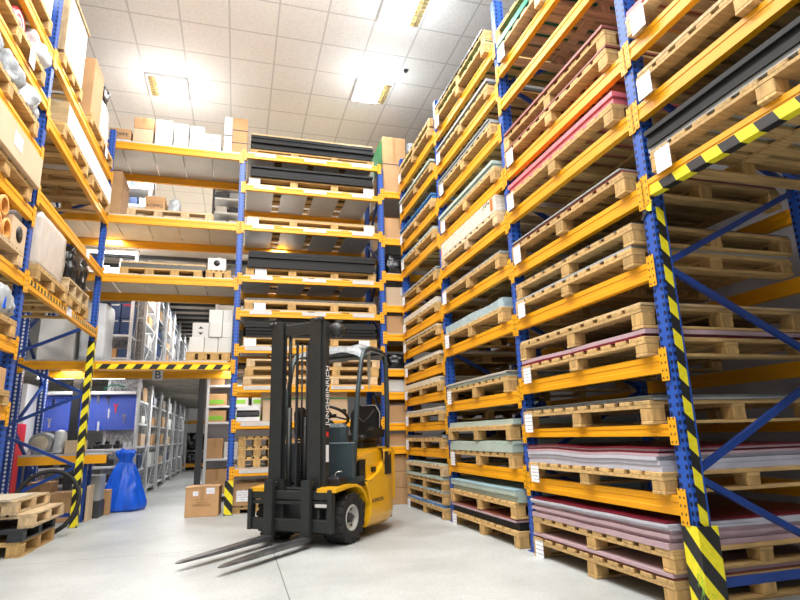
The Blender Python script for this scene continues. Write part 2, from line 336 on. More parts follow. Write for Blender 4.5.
def pallet(x, y, z, W, D, hh, rz, label, group, pale=False, tagx=None, tilt=0):
    """x, y is the middle of the front edge"""
    t = empty('wooden_pallet', label, 'pallet', (x, y, z), rz, group)
    if tilt: t.rotation_euler = (0, tilt, rz)
    deck, blk, skd = pallet_meshes(W, D, hh, pale)
    link('deck_boards', deck, t)
    for i in (-1, 0, 1):
        xx = i*(W/2-.0525)
        link('skid', skd, t, (xx, 0, 0))
        for yy in (.052, D/2, D-.052): link('block', blk, t, (xx, yy, 0))
    if tagx is not None:
        MB().box(-.062, .062, -.004, -.001, -.03, hh-.02).build('paper_label', M['paper'], t, (tagx, 0, 0))
    NP[0] += 1
    return t
ORD = ['', 'first', 'second', 'third', 'fourth', 'fifth', 'sixth', 'seventh', 'eighth', 'ninth', 'tenth', 'eleventh']
NUM = ['zero', 'one', 'two', 'three', 'four', 'five', 'six', 'seven', 'eight', 'nine', 'ten', 'eleven']
SHN = dict(maroon='maroon', rosewhite='pale rose', lilac='lilac white', pink='pink', mint='pale mint', mintblue='pale blue', blueS='blue', green='green', greyS='grey', dgrey='dark grey',
           black='black', beige='beige', brownred='brown red', ply='plywood', filmblue='film-wrapped blue', whitewood='white board')
def sheet(x, y, z, W, D, th, mat, rz, label, group, wave=.0, seed=0, name='panel_sheet', first=True):
    """big flat board, slightly sagging between the deck boards, made of thin layers"""
    bm = bmesh.new(); nx, ny = 14, 6; g = {}
    lay = max(1, round(th/.022))
    def dz(u, v):
        return wave*max(0, min(1, .5+.8*noise.noise(Vector((u*3.1+seed*7.3, v*1.3, seed))))) if wave else 0.
    for k in range(2):
        for i in range(nx+1):
            for j in range(ny+1):
                u = i/nx; v = j/ny; e = dz(u, v) if (k or not first) else 0.
                g[k, i, j] = bm.verts.new(((u-.5)*W, v*D, (th if k else 0)+e))
    for i in range(nx):
        for j in range(ny):
            bm.faces.new((g[1,i,j], g[1,i+1,j], g[1,i+1,j+1], g[1,i,j+1])); bm.faces.new((g[0,i,j], g[0,i,j+1], g[0,i+1,j+1], g[0,i+1,j]))
    for i in range(nx):
        bm.faces.new((g[0,i,0], g[0,i+1,0], g[1,i+1,0], g[1,i,0])); bm.faces.new((g[0,i+1,ny], g[0,i,ny], g[1,i,ny], g[1,i+1,ny]))
    for j in range(ny):
        bm.faces.new((g[0,0,j+1], g[0,0,j], g[1,0,j], g[1,0,j+1])); bm.faces.new((g[0,nx,j], g[0,nx,j+1], g[1,nx,j+1], g[1,nx,j]))
    me = bpy.data.meshes.new(name); bm.to_mesh(me); bm.free(); me.materials.append(M[mat])
    o = link(name, me, None, (x, y, z)); o.rotation_euler = (0, 0, rz)
    return tag(o, label, 'panel', group)
def carton(x0, x1, y0, y1, z0, z1, label, mat='card', cat='box', group=None, tape='-Y', lab=None, rz=0, name='cardboard_box', txt=None, straps=0):
    w, d, h = x1-x0, y1-y0, z1-z0
    t = empty(name, label, cat, ((x0+x1)/2, (y0+y1)/2, z0), rz, group)
    MB().box(-w/2, w/2, -d/2, d/2, 0, h, bev=min(.006, h*.04)).build('body', M[mat], t)
    if tape == '-Y':
        MB().box(-.025, .025, -d/2-.0015, -d/2, h*.55, h).box(-.025, .025, -d/2, d/2, h, h+.0015).build('packing_tape', M['cardtape'] if mat == 'card' else M['strip'], t)
    elif tape == '+X':
        MB().box(w/2, w/2+.0015, -.025, .025, h*.55, h).box(-w/2, w/2, -.025, .025, h, h+.0015).build('packing_tape', M['cardtape'] if mat == 'card' else M['strip'], t)
    for k in range(straps):
        zz = h*(k+1)/(straps+1); MB().box(-w/2-.002, w/2+.002, -d/2-.002, d/2+.002, zz-.008, zz+.008).build('strap', M['dsteel'], t)
    for q in (lab or []):
        if q[0] == '-Y': MB().box(q[1], q[2], -d/2-.003, -d/2-.001, q[3], q[4]).build('paper_label', M['paper'], t)
        else: MB().box(w/2+.001, w/2+.003, q[1], q[2], q[3], q[4]).build('paper_label', M['paper'], t)
    if txt:
        text(txt[0], txt[1], M[txt[3] if len(txt) > 3 else 'ink'], t, (0, -d/2-.002, txt[2]), (PI/2, 0, 0))
    return t
def crumple(name, c, size, mat, label, cat, group=None, amp=.12, seed=1, sq=.55, top=0., parts=None, fr=1.0):
    """soft filled sack or wrapped load: a cast box with creases; base flat on c"""
    bm = bmesh.new(); bmesh.ops.create_cube(bm, size=2)
    bmesh.ops.subdivide_edges(bm, edges=bm.edges[:], cuts=9, use_grid_fill=True)
    for v in bm.verts:
        p = v.co.copy(); n = p.normalized()*1.15; p = p.lerp(n, sq)
        q = Vector((p.x*size[0], p.y*size[1], p.z*size[2]))*3*fr+Vector((seed*3.7, seed, 0))
        k = 1+amp*(noise.noise(q)+.6*noise.noise(q*2.3)+.5*abs(noise.noise(q*4.1)))
        if top: k2 = 1-top*max(0, (p.z+1)/2)**1.5; p = Vector((p.x*k2, p.y*k2, p.z))
        v.co = Vector((p.x*k*size[0]/2, p.y*k*size[1]/2, max(p.z*k, -1.)*size[2]/2+size[2]/2))
    zmin = min(v.co.z for v in bm.verts)
    for v in bm.verts: v.co.z -= zmin
    for f in bm.faces: f.smooth = True
    me = bpy.data.meshes.new(name); bm.to_mesh(me); bm.free(); me.materials.append(M[mat])
    o = link(name, me, None, c); tag(o, label, cat, group)
    return o
# ------------------------------------------------------------------ pallet racks
def bar(mb, p, q, w, h):
    """flat bar from p to q"""
    p, q = Vector(p), Vector(q); d = q-p; L = d.length; rot = d.to_track_quat('X', 'Z').to_matrix().to_4x4()
    return mb.box(0, L, -w/2, w/2, -h/2, h/2, Matrix.Translation(p) @ rot)
PW, PD = .085, .10
def c_post(h, mat, name='upright'):
    t = .012; w = PW/2; d = PD/2
    return MB().prism([(-w, -d), (w, -d), (w, d), (w-t, d), (w-t, -d+t), (-w+t, -d+t), (-w+t, d), (-w, d)], 0, h, 'Z').mesh(name, mat)
class Rack:
    def __init__(s, name, label, loc, rz, depth, height, group=None):
        s.t = empty(name, label, 'pallet rack', loc, rz, group); s.D = depth; s.h = height; s.cache = {}
        s.post = c_post(height, M['blue']); s.foot = MB().box(-.06, .06, -.07, .06, 0, .006).mesh('foot_plate', M['bluep'])
    def frame(s, x, z0=.10, step=.63, start='rear', brace=True, top=None, front=True):
        ys = (PD/2, s.D-PD/2) if front else (s.D-PD/2,)
        posts = []
        for y in ys:
            u = link('upright', s.post, s.t, (x, y, .0)); link('foot_plate', s.foot, u); posts.append(u)
        if brace:
            z = z0; side = start; a = PD; b = s.D-PD
            mb = MB(); bar(mb, (x, a*.6, .15), (x, b*1.03, .15), .03, .045); mb.build('brace', M['bluep'], s.t)
            while z+step < (top or s.h-.1):
                p, q = ((x, a*.6, z+step), (x, b*1.03, z)) if side == 'rear' else ((x, a*.6, z), (x, b*1.03, z+step))
                mb = MB(); bar(mb, p, q, .03, .038); mb.build('brace', M['bluep'], s.t)
                z += step; side = 'front' if side == 'rear' else 'rear'
        return posts
    def beam(s, x0, x1, z, h=.11, y=None, rear=False, strips=(), conn=True):
        """z is the underside; x0, x1 are post centres"""
        L = x1-x0-PW; key = (round(L, 3), h)
        if key not in s.cache:
            t = .048
            s.cache[key] = (MB().prism([(0, 0), (t, 0), (t, h-.012), (t-.018, h-.012), (t-.018, h), (.004, h), (0, h-.004), (0, h*.68), (.005, h*.64), (.005, h*.36), (0, h*.32)], -L/2, L/2, 'X').mesh('beam', M['yellow']),
                MB().box(-.032, .032, -.004, .0, -.05, h+.04, bev=.0015).box(-.004, .0, -.004, .05, -.05, h+.04).mesh('beam_connector', M['plate']))
        b, c = s.cache[key]
        yy = -.012 if y is None else y
        if rear: yy = s.D-.036
        o = link('beam', b, s.t, ((x0+x1)/2, yy, z))
        for k in ((-1, 1) if conn else ()):
            q = link('beam_connector', c, o, (k*(L/2+.022), 0.0 if not rear else .012, 0)); q.scale = (k, 1, 1)
        for (f, w) in strips:
            MB().box(-w/2, w/2, -.003, -.0005, h*.40, h*.98).build('label_strip', M['strip'], o, (f*L/2, 0, 0))
        return o

# ---- the sheet rack along the right wall: local x runs back towards the camera, local y goes into the rack
RX, RD, RH = 2.475, 1.36, 5.5
U = dict(U0=.86, U1=2.79, U2=4.645, U3=6.55, U4=8.30)
R = Rack('pallet_rack', 'tall blue and yellow rack full of pallets of flat sheets, with a frayed striped post', (RX, 0, 0), -PI/2, RD, RH)
for k, y in U.items():
    R.frame(-y, brace=True, top=RH-.3)
R1L = [(.505, .11), (.947, .07), (1.32, .11), (1.905, .11), (2.41, .11), (2.95, .11), (3.40, .11), (4.18, .11), (4.55, .11)]
R2L = [.56, 1.25, 1.915, 2.46, 2.92, 3.385, 3.90, 4.37, 4.865]
R3L = [.705, 1.04, 1.41, 1.75, 2.12, 2.43, 2.86, 3.42, 3.86, 4.40, 4.91]
R0L = [2.43, 2.96, 3.42]
def lvl(bay): return [(z, .11) if not isinstance(z, tuple) else z for z in bay]
for (a, b, Ls) in (('U1', 'U2', R1L), ('U2', 'U3', R2L), ('U3', 'U4', R3L), ('U0', 'U1', R0L)):
    for z, h in lvl(Ls):
        R.beam(-U[b], -U[a], z, h); R.beam(-U[b], -U[a], z, h, rear=True)
# taped beam over the passage, taped post and its corner guard
ht = [o for o in R.t.children if o.name.startswith('beam') and abs(o.location.z-2.43) < .001 and abs(o.location.x+(U['U0']+U['U1'])/2) < .01 and o.location.y < .1][0]
MB().box(-.9, .92, -.0025, -.0005, -.002, .058).box(-.9, .92, -.0025, .05, -.003, -.0005).build('hazard_tape', M['tapec'], ht)
up1 = [o for o in R.t.children if o.name.startswith('upright') and abs(o.location.x+U['U1']) < .01 and o.location.y < .1][0]
MB().box(PW/2+.0005, PW/2+.003, -.022, .034, .44, 2.36).build('hazard_tape', M['tape'], up1)['label'] = 'slanted black and yellow tape on the post face'
g = MB(); g.prism([(-.058, -.062), (.064, -.062), (.064, .075), (.056, .075), (.056, -.054), (-.058, -.054)], 0, .46, 'Z')
g.build('corner_guard', M['guard'], up1)
mb = MB()
for k in range(12):
    r_ = random.Random(k); x, z = .03*r_.random(), .05+.20*r_.random()
    pts = [(.02+x, -.064, z)]
    for j in range(5): pts.append((pts[-1][0]+r_.uniform(-.008, .010), -.065-.006*r_.random(), pts[-1][2]+r_.uniform(-.035, .012)))
    mb.tube([(p[0], p[1], max(p[2], .005)) for p in pts], .0011, 4)
mb.tube([(.066, -.03, .12), (.085, -.03, .125), (.10, -.03, .09), (.105, -.03, .04), (.095, -.03, .01)], .0016, 4)
mb.build('frayed_tape_shreds', M['limes'], up1)
mb = MB()
for k in range(5):
    bar(mb, (-.05+.01*k, -.058, 2.30+.012*k), (.055, -.058-.002*k, 2.42-.02*k), .003, .022)
mb.build('tape_end', M['tape'], up1)
# small label holders on the beams are part of the stacks below

BAY = {'R1': ('U1', 'U2', R1L, 'the bay beside the frayed post'), 'R2': ('U2', 'U3', R2L, "the sheet rack's middle bay"),
       'R3': ('U3', 'U4', R3L, "the sheet rack's inner end bay"), 'R0': ('U0', 'U1', R0L, 'the bridge bay past the frayed post')}
SEED = [0]
def stack(bay, level, items, W=1.62, off=0., lab=True):
    """items from bottom up: ('P', height[, pale]) a pallet, ('S', [(material, thickness), ...], wave) sheets"""
    a, b, Ls, where = BAY[bay]
    z = 0. if level == 0 else sum(lvl(Ls)[level-1])+.001; W = 1.56 if bay == "R3" else W
    yc = (U[a]+U[b])/2+off; pl = 'on the floor in' if level == 0 else 'on beam %s in' % NUM[level]
    npal = sum(1 for i in items if i[0] == 'P'); ip = 0; lastmat = None
    nsh = sum(len(i[1]) for i in items if i[0] == 'S'); ish = 0
    mats = [m for i in items if i[0] == 'S' for m, th in i[1]]; cnt = {}
    for it in items:
        SEED[0] += 1; jit = RND.uniform(-.02, .02)
        if it[0] == 'P':
            ip += 1
            if npal == 1: what = 'single'
            else: what = ['', 'lowest', 'upper' if npal == 2 else 'second-lowest', 'third-lowest' if npal > 3 else 'topmost', 'topmost'][ip]
            pallet(RX-.055+RND.uniform(-.012, .012), yc+jit, z, W, RD-.02, it[1], -PI/2, '%s wooden pallet %s %s' % (what, pl, where), 'pallets in the sheet rack',
                   pale=len(it) > 2, tagx=(-W/2+.07+.05*RND.random() if lab and (ip == 1) else None))
            z += it[1]
        else:
            wv = it[2] if len(it) > 2 else .004
            for kk, (m, th) in enumerate(it[1]):
                cnt[m] = cnt.get(m, 0)+1; tot = mats.count(m); w = SHN[m]
                q = w if tot == 1 else '%s %s' % ('top' if cnt[m] == tot else ['', 'lowest', 'second-lowest', 'third-lowest', 'fourth-lowest'][cnt[m]], w)
                ish += 1
                sheet(RX-.045+RND.uniform(-.02, .015), yc+jit*.6, z+.001, W-.02+RND.uniform(-.04, .03), RD-.03, th, m, -PI/2, '%s flat sheet %s %s' % (q, pl, where), 'flat sheets on the pallets of the sheet rack',
                      wv, SEED[0], first=(kk == 0))
                z += th+.0015
            z += wv+.0005
    return z
P = ('P', .135); PP = ('P', .135, 1)
S = lambda *a, w=.004: ('S', list(a), w)
# end bay beside the striped post
stack('R1', 0, [('P', .15), S(('brownred', .012), ('rosewhite', .018)), ('P', .125), S(('rosewhite', .024), ('rosewhite', .022), ('rosewhite', .022), ('rosewhite', .020), ('lilac', .016), ('lilac', .016), ('maroon', .010), w=.016)])
stack('R1', 1, [('P', .125), S(('lilac', .030), ('lilac', .026), ('lilac', .022), ('rosewhite', .016), ('maroon', .010), ('rosewhite', .012), ('maroon', .008), w=.018)])
stack('R1', 2, [('P', .145), S(('greyS', .016), ('dgrey', .008))])
stack('R1', 3, [('P', .125), S(('maroon', .012), ('rosewhite', .028), w=.01), ('P', .15), S(('ply', .014))])
stack('R1', 4, [('P', .125), S(('greyS', .015)), ('P', .14), S(('dgrey', .01))])
stack('R1', 5, [('P', .15), S(('brownred', .018), ('greyS', .01))])
stack('R1', 6, [('P', .14), S(('pink', .05), ('pink', .035))])
stack('R1', 7, [('P', .14), S(('brownred', .012)), ('P', .14), S(('brownred', .02))])
stack('R1', 9, [('P', .15, 1), S(('green', .05), ('green', .03)), ('P', .13), S(('dgrey', .012))])
# the three loads carried over the passage
stack('R0', 1, [('P', .14), S(('greyS', .025), ('black', .04), ('black', .035), ('black', .03))], off=.04)
stack('R0', 2, [('P', .14), S(('ply', .02))], off=.05)
stack('R0', 3, [('P', .15, 1), S(('pink', .03))], off=.05)
# middle bay
stack('R2', 0, [('P', .14), S(('black', .055), w=.012), S(('rosewhite', .015), ('brownred', .008)), ('P', .14), S(('mint', .05), ('mint', .04), ('mintblue', .015), w=.006)])
stack('R2', 1, [('P', .14), S(('mint', .06), ('mint', .03), w=.018), ('P', .14), S(('mint', .03), ('mint', .015), w=.01)])
stack('R2', 2, [('P', .15), S(('mint', .018), ('greyS', .014), ('beige', .008), w=.012)])
stack('R2', 3, [('P', .15), S(('filmblue', .085), w=.02)])
stack('R2', 4, [('P', .14), S(('greyS', .018), ('dgrey', .014))])
z_ = stack('R2', 5, [PP], lab=False)
tcr = empty('wooden_crate', 'long whitewashed crate with a red label on beam five in the middle bay', 'crate', (RX-.05, 5.6, z_), -PI/2)
mb = MB(); mb.box(-.80, .80, 0, .02, 0, .15, bev=.003).box(-.80, .80, 1.25, 1.27, 0, .15).box(-.80, -.78, .02, 1.25, 0, .15).box(.78, .80, .02, 1.25, 0, .15); mb.build('crate_side', M['whitewood'], tcr)
MB().box(-.80, .80, 0, 1.27, .151, .17, bev=.003).build('crate_lid', M['whitewood'], tcr)
MB().box(.68, .74, -.003, -.0005, .03, .16).build('red_label', M['orange'], tcr)['label'] = 'orange red label'; MB().box(-.79, -.77, -.003, -.0005, .01, .10).build('red_label', M['orange'], tcr)
mb = MB(); 
for k, (xx, zz) in enumerate(((.50, .11), (.53, .13), (.57, .12), (.60, .14), (.64, .125))): mb.box(xx, xx+.018, -.003, -.0005, zz, zz+.022)
mb.build('stencil_mark', M['ink'], tcr)
stack('R2', 6, [('P', .14), S(('mint', .04), ('mint', .035))])
stack('R2', 7, [('P', .13), S(('greyS', .02), ('mintblue', .016), ('greyS', .012))])
stack('R2', 8, [('P', .13), S(('dgrey', .03), ('greyS', .03))])
stack('R2', 9, [('P', .14), S(('green', .012)), ('P', .14), S(('dgrey', .02))])
# inner end bay
stack('R3', 0, [('P', .13), S(('blueS', .02), ('lilac', .01)), ('P', .13), S(('mintblue', .014)), ('P', .13), S(('mint', .03), w=.012), ('P', .13, 1), S(('mint', .012))])
stack('R3', 1, [('P', .13), S(('greyS', .02), ('dgrey', .012), w=.01)])
stack('R3', 2, [('P', .13), S(('greyS', .02), ('beige', .016), w=.012)])
stack('R3', 3, [('P', .12), S(('beige', .035), ('beige', .02), w=.012)])
stack('R3', 4, [('P', .12), S(('beige', .03), ('greyS', .015))])
stack('R3', 5, [('P', .12), S(('beige', .014))])
stack('R3', 6, [('P', .12), S(('whitewood', .07))])
stack('R3', 7, [('P', .13), S(('greyS', .02), ('mint', .014))])
stack('R3', 8, [('P', .13), S(('mintblue', .02), ('greyS', .02))])
stack('R3', 9, [('P', .13), S(('blueS', .04), ('blueS', .02))])
stack('R3', 10, [('P', .13), S(('mint', .03))])
stack('R3', 11, [('P', .13), S(('green', .01)), ('P', .13), S(('dgrey', .014))])

# ---- the back rack, facing the camera
KY, KD, KH = 8.36, 1.12, 5.335
KX = dict(K0=-2.74, K1=-.055, K2=2.155, K3=4.4)
K = Rack('pallet_rack', 'wide blue and yellow rack across the back, one bay bridging a gangway', (0, KY, 0), 0, KD, KH)
K.frame(KX['K0'], .6, .62); K.frame(KX['K1'], .6, .62); K.frame(KX['K2'], .6, .62); K.frame(KX['K3'], brace=False)
for o in K.t.children:
    if o.name.startswith('upright') and abs(o.location.x-KX['K0']) < .01:
        o.data = o.data.copy() if o.location.y < .1 else o.data; o.data.materials[0] = M['bluelit'] if o.location.y < .1 else M['blue']
        if o.location.y > .1: o.data = o.data.copy(); o.data.materials[0] = M['bluelit']
B0L = [1.955, 3.18, 4.06, 5.22]; B1L = [.50, 1.135, 1.64, 2.205, 2.74, 3.27, 4.08, 4.735, 5.275]; B2L = [.72, 1.06, 1.52, 1.87, 2.42, 2.88, 3.40, 4.0, 4.82]
bh = .11
for i, z in enumerate(B0L):
    f = K.beam(KX['K0'], KX['K1'], z, bh); r = K.beam(KX['K0'], KX['K1'], z-.01, bh+.01, rear=True)
    if i == 0:
        MB().box(-1.34+.90, 1.30, -.0025, -.0005, .008, .075).build('hazard_tape', M['tapek'], f)
        sg = MB().box(-.075, .075, -.004, 0, -.03, .13).build('bay_sign', M['white'], r, (.20, -.002, -.0)); text('B', .17, M['ink'], sg, (0, -.0045, .05), (PI/2, 0, 0), 'sign_letter')
    if i > 0:
        n = 6; w = (KX['K1']-KX['K0']-PW)/n
        for k in range(n):
            xa = KX['K0']+PW/2+k*w
            MB().box(xa+.006, xa+w-.006, 0, KD-.02, 0, .022, bev=.003).build('deck_panel', M['galv' if i == 3 else 'mezzbeige'], K.t, (0, 0, z+bh))
MB().box(KX['K0']+.1, KX['K1']-.1, .02, KD-.04, 0, .022).build('deck_panel', M['galv'], K.t, (0, 0, B0L[0]+bh))
for i, z in enumerate(B1L):
    st = ((-.72, .32), (.02, .36), (.74, .34)) if i > 3 else (((-.62, .62), (.5, .5)) if i > 1 else ((-.6, .7),))
    K.beam(KX['K1'], KX['K2'], z, bh-.02, strips=st); K.beam(KX['K1'], KX['K2'], z, bh, rear=True)
    if i > 2:
        for xa in (.02, .56, 1.08, 1.62):
            MB().box(xa, xa+.42, 0, KD-.02, 0, .016, bev=.003).build('deck_panel', M['galv'], K.t, (0, 0, z+bh-.02+.0005))
    elif i < 2:
        MB().box(KX['K1']+.06, KX['K2']-.06, .02, KD-.04, 0, .016).build('deck_panel', M['galv'], K.t, (0, 0, z+bh-.02+.0005))
for z in B2L:
    K.beam(KX['K2'], KX['K3'], z, bh); K.beam(KX['K2'], KX['K3'], z, bh, rear=True)
    MB().box(KX['K2']+.06, KX['K2']+1.2, .02, KD-.04, 0, .016).build('deck_panel', M['galv'], K.t, (0, 0, z+bh+.0005))
upE = [o for o in K.t.children if o.name.startswith('upright') and abs(o.location.x-KX['K1']) < .01 and o.location.y < .1][0]
MB().prism([(-.062, .04), (-.062, -.062), (.05, -.062), (.05, -.054), (-.054, -.054), (-.054, .04)], 0, .45, 'Z').build('corner_guard', M['guard'], upE)
# loads of the black-panel bay
def kz(L, i, dh=bh-.02+.017): return L[i]+dh
BW = 'in the bay behind the forklift'
def klong(x, z, W, hh, what, group='pallets in the back rack', tagx=None, pale=False, y=KY+.02):
    """pallet with its long side to the gangway: boards run sideways"""
    t = empty('wooden_pallet', what, 'pallet', (x, y, z), 0, group); D = 1.0
    MB().box(-W/2, W/2, 0, .14, hh-.024, hh).box(-W/2, W/2, .22, .36, hh-.024, hh).box(-W/2, W/2, .44, .58, hh-.024, hh).box(-W/2, W/2, .66, .80, hh-.024, hh).box(-W/2, W/2, .86, D, hh-.024, hh).build('deck_boards', M['wpx' if pale else 'wx'], t)
    b = MB().box(-.06, .06, 0, .12, .02, hh-.024, bev=.004).mesh('block', M['wpb' if pale else 'wb']); s = MB().box(-W/2, W/2, 0, .11, 0, .02).mesh('skid', M['wx'])
    for yy in (0, D/2-.05, D-.12):
        link('skid', s, t, (0, yy, 0))
        for k in (-1, -.33, .36, 1): link('block', b, t, (k*(W/2-.06), yy, 0))
    for q in (tagx or []):
        MB().box(-.085, .085, -.006, -.002, .0, .11).build('paper_label', M['paper'], t, (q, 0, 0))
    return t
def kblack(x, z, W, n, th, lev, kind='black', D=1.02, y=KY-.01):
    for k in range(n):
        sheet(x+RND.uniform(-.015, .015), y+RND.uniform(-.03, .02), z+k*(th+.002)+.001, W+RND.uniform(-.04, .01), D, th, kind, 0,
              '%s %s profile sheet %s on beam %s %s' % (['lowest', 'second-lowest', 'third-lowest', 'fourth-lowest', 'fifth-lowest'][k], SHN[kind], 'stacked', NUM[lev], BW), 'long panels in the bay behind the forklift', .004, lev*11, first=(k == 0))
    return z+n*(th+.002)+.005
z = kz(B1L, 8); klong(1.05, z, 2.0, .075, 'thin timber pallet on beam nine %s' % BW); z = kblack(1.05, z+.075, 1.97, 5, .043, 9); sheet(1.04, KY, z+.006, 1.97, 1.0, .02, 'ply', 0, 'plywood cover sheet topping the black stack near the ceiling', None, .006, 3)
z = kz(B1L, 7); klong(1.05, z, 2.0, .13, 'timber pallet with two white labels on beam eight %s' % BW, tagx=(-.92, .9)); kblack(1.05, z+.13, 1.97, 5, .034, 8)
z = kz(B1L, 6); klong(1.05, z, 2.0, .11, 'timber pallet carrying nothing black on beam seven %s' % BW, tagx=(-.92, .9)); sheet(1.04, KY+.02, z+.112, 2.0, 1.0, .015, 'ply', 0, 'bare plywood sheet on beam seven %s' % BW, None, .004, 5)
z = kz(B1L, 5); klong(1.05, z, 2.0, .12, 'timber pallet with one white label on beam six %s' % BW, tagx=(-.78,)); kblack(1.05, z+.12, 1.97, 5, .049, 6)
z = kz(B1L, 4); klong(1.05, z, 2.0, .13, 'timber pallet under a plain board on beam five %s' % BW, tagx=(-.78,)); sheet(1.04, KY+.02, z+.132, 2.0, 1.0, .02, 'ply', 0, 'bare plywood sheet on beam five %s' % BW, None, .004, 6); sheet(1.04, KY+.02, z+.160, 1.95, 1.0, .02, 'dgrey', 0, 'dark grey sheet on beam five %s' % BW, None, .004, 7)
z = kz(B1L, 3); klong(1.05, z, 2.0, .13, 'timber pallet with label on beam four %s' % BW, tagx=(-.90, .8)); kblack(1.05, z+.13, 1.97, 5, .043, 4)
z = kz(B1L, 2, bh-.02)
for k, nm in enumerate(('lowest', 'middle', 'top')): klong(1.06+.02*k, z+k*.131, 1.98, .13, '%s of three bare pallets on beam three %s' % (nm, BW), pale=(k != 1))
# lower shelves of that bay
z = kz(B1L, 1)
carton(.36, 1.60, KY+.10, KY+.9, z, z+.44, 'large beige carton with a green strap behind the forklift mast', 'cardpale', tape=None)
t = [o for o in COL.objects if o.get('label') == 'large beige carton with a green strap behind the forklift mast'][0]
MB().box(-.625, .625, -.404, -.4015, .30, .318).build('strap', M['greenstrap'], t)['label'] = 'green strap'
for k, (zz, c) in enumerate(((0, 'steel'), (.075, 'dsteel'), (.15, 'steel'))):
    tag(MB().prism([(0, 0), (.8, 0), (.8, .055), (.76, .06), (.04, .06), (0, .055)], 0, .32, 'X', bev=.004).build('metal_channel', M[c], loc=(.0, KY+.06, z+zz)), '%s metal channel stacked beside the strapped beige carton' % ['lowest light', 'dark', 'uppermost light'][k], 'metal channel', 'metal channels beside the strapped carton')
z = kz(B1L, 0)
for k in range(3):
    pallet(.30, KY+.10, z+k*.142, .52, .78, .14, 0, '%s of three small pallets on the lowest shelf behind the forklift forks' % ['lowest', 'middle', 'top'][k], 'small pallets on the lowest shelf')
carton(.62, 1.25, KY+.12, KY+.8, z, z+.38, 'brown carton on the lowest shelf half hidden by the mast')
pallet(.30, KY+.12, 0, .62, .8, .10, 0, 'small pallet on the floor under the labelled carton beside the black and yellow guard', 'pallets on the floor at the back')
carton(-.0, .60, KY+.10, KY+.85, .10, .40, 'carton with a white label on a low pallet beside the striped guard', lab=[('-Y', -.26, -.05, .06, .21)])
# narrow bay between the black panels and the sheet rack
NB = 'beside the sheet rack'
t = carton(2.215, 2.62, KY+.05, KY+.95, kz(B2L, 8, bh+.017), 5.97, 'tall brown carton at the top of the narrow bay beside the sheet rack', straps=1)
mb = MB(); mb.box(-.204, -.202, -.4, .42, .5, 1.0); mb.build('green_edge', M['greenstrap'], t)
carton(2.635, 2.86, KY+.10, KY+.8, kz(B2L, 8, bh+.017), 5.74, 'beige carton topped by a white roll beside the tall strapped carton', 'cardpale', tape=None)
t = tag(MB().lathe([(.0, 0), (.10, 0), (.10, .42), (.0, .42)], axis='Y').build('film_roll', M['filmwhite'], loc=(2.745, KY+.12, 5.842)), 'white roll lying on the beige carton at the top of the narrow bay', 'roll')
for i, (mt, hh, nm) in enumerate((('card', .28, 'flat brown carton'), ('card', .25, 'shallow brown carton'), ('cardwhite', .28, 'pale carton'), (None, 0, ''), ('card', .3, 'square brown carton'), ('cardpale', .3, 'beige carton'), (None, 0, ''), ('card', .36, 'deep brown carton'))):
    if mt: carton(2.22, 2.75, KY+.06, KY+.9, kz(B2L, i, bh+.017), kz(B2L, i, bh+.017)+min(hh, B2L[i+1]-B2L[i]-bh-.06), '%s on shelf %s of the narrow bay beside the sheet rack' % (nm, NUM[i+1]), mt)
for i, s in ((3, .25), (6, .38)):
    zz = kz(B2L, i, bh+.017); crumple('plastic_sack', (2.45, KY+.42, zz), (.46, .7, s), 'blackbag', 'black plastic sack on shelf %s of the narrow bay beside the sheet rack' % NUM[i+1], 'sack', 'black sacks in the narrow bay', .16, i+2)
for k in range(3): carton(2.23, 2.80, KY+.05, KY+.75, k*.234, k*.234+.230, '%s of three brown cartons stacked on the floor behind the forklift' % ['lowest', 'middle', 'top'][k], group='cartons stacked behind the forklift')
# loads of the gangway bay
GB = 'on the gangway rack'
dz = bh+.0225
z = B0L[3]+dz
for k, (x0, x1, h0, h1, mt, nm, tx) in enumerate(((-2.02, -1.70, 0, .10, 'cardwhite', 'flat white box under the printed brown carton', None), (-2.01, -1.71, .101, .28, 'card', 'brown carton printed in dark letters on a white box', ('NOPPE', .075, .08, 'ink')),
        (-1.685, -1.40, 0, .10, 'cardpale', 'flat pale box under the grey carton pair', None), (-1.68, -1.40, .101, .31, 'cardpale', 'lower beige carton of the stacked grey pair', None), (-1.68, -1.40, .311, .50, 'card', 'upper grey brown carton of the stacked pair', None),
        (-1.37, -1.12, 0, .50, 'cardwhite', 'tallest single white carton of the top row', None),
        (-1.10, -.885, 0, .24, 'cardwhite', 'lower white carton of the two-high white pair', None), (-1.10, -.89, .241, .47, 'cardwhite', 'upper white carton of the two-high white pair', None),
        (-.87, -.66, .12, .46, 'cardwhite', 'white carton standing behind the blue printed box', None), (-.87, -.66, 0, .119, 'cardwhite', 'low white carton with a dark printed line', ('korbiware', .035, .06, 'ink')),
        (-.66, -.40, 0, .30, 'cardwhite', 'white box with pale blue lettering', ('KOPRINO', .055, .20, 'inkblue')))):
    carton(x0, x1, KY+(.16 if k != 10 else .06), KY+.7, z+h0, z+h1, nm+' on top of the gangway bay', mt, group='boxes along the top of the gangway bay', tape='-Y' if mt == 'card' and tx is None else None, txt=tx)
carton(-.36, -.235, KY+.10, KY+.8, z, z+.66, 'tall white edged carton strapped beside two brown ones near the ceiling', 'cardwhite', straps=1, tape=None)
carton(-.232, .0, KY+.10, KY+.8, z, z+.655, 'tall brown carton with two straps on top of the gangway bay', 'card', straps=2, tape=None)
z = B0L[2]+dz
carton(-2.05, -1.80, KY+.3, KY+.9, z, z+.80, 'tall narrow brown carton standing at the gangway end of the second shelf down', tape=None)
carton(-2.55, -2.07, KY+.35, KY+.95, z, z+.42, 'brown carton beside the tall narrow one on the second shelf down', tape='-Y')
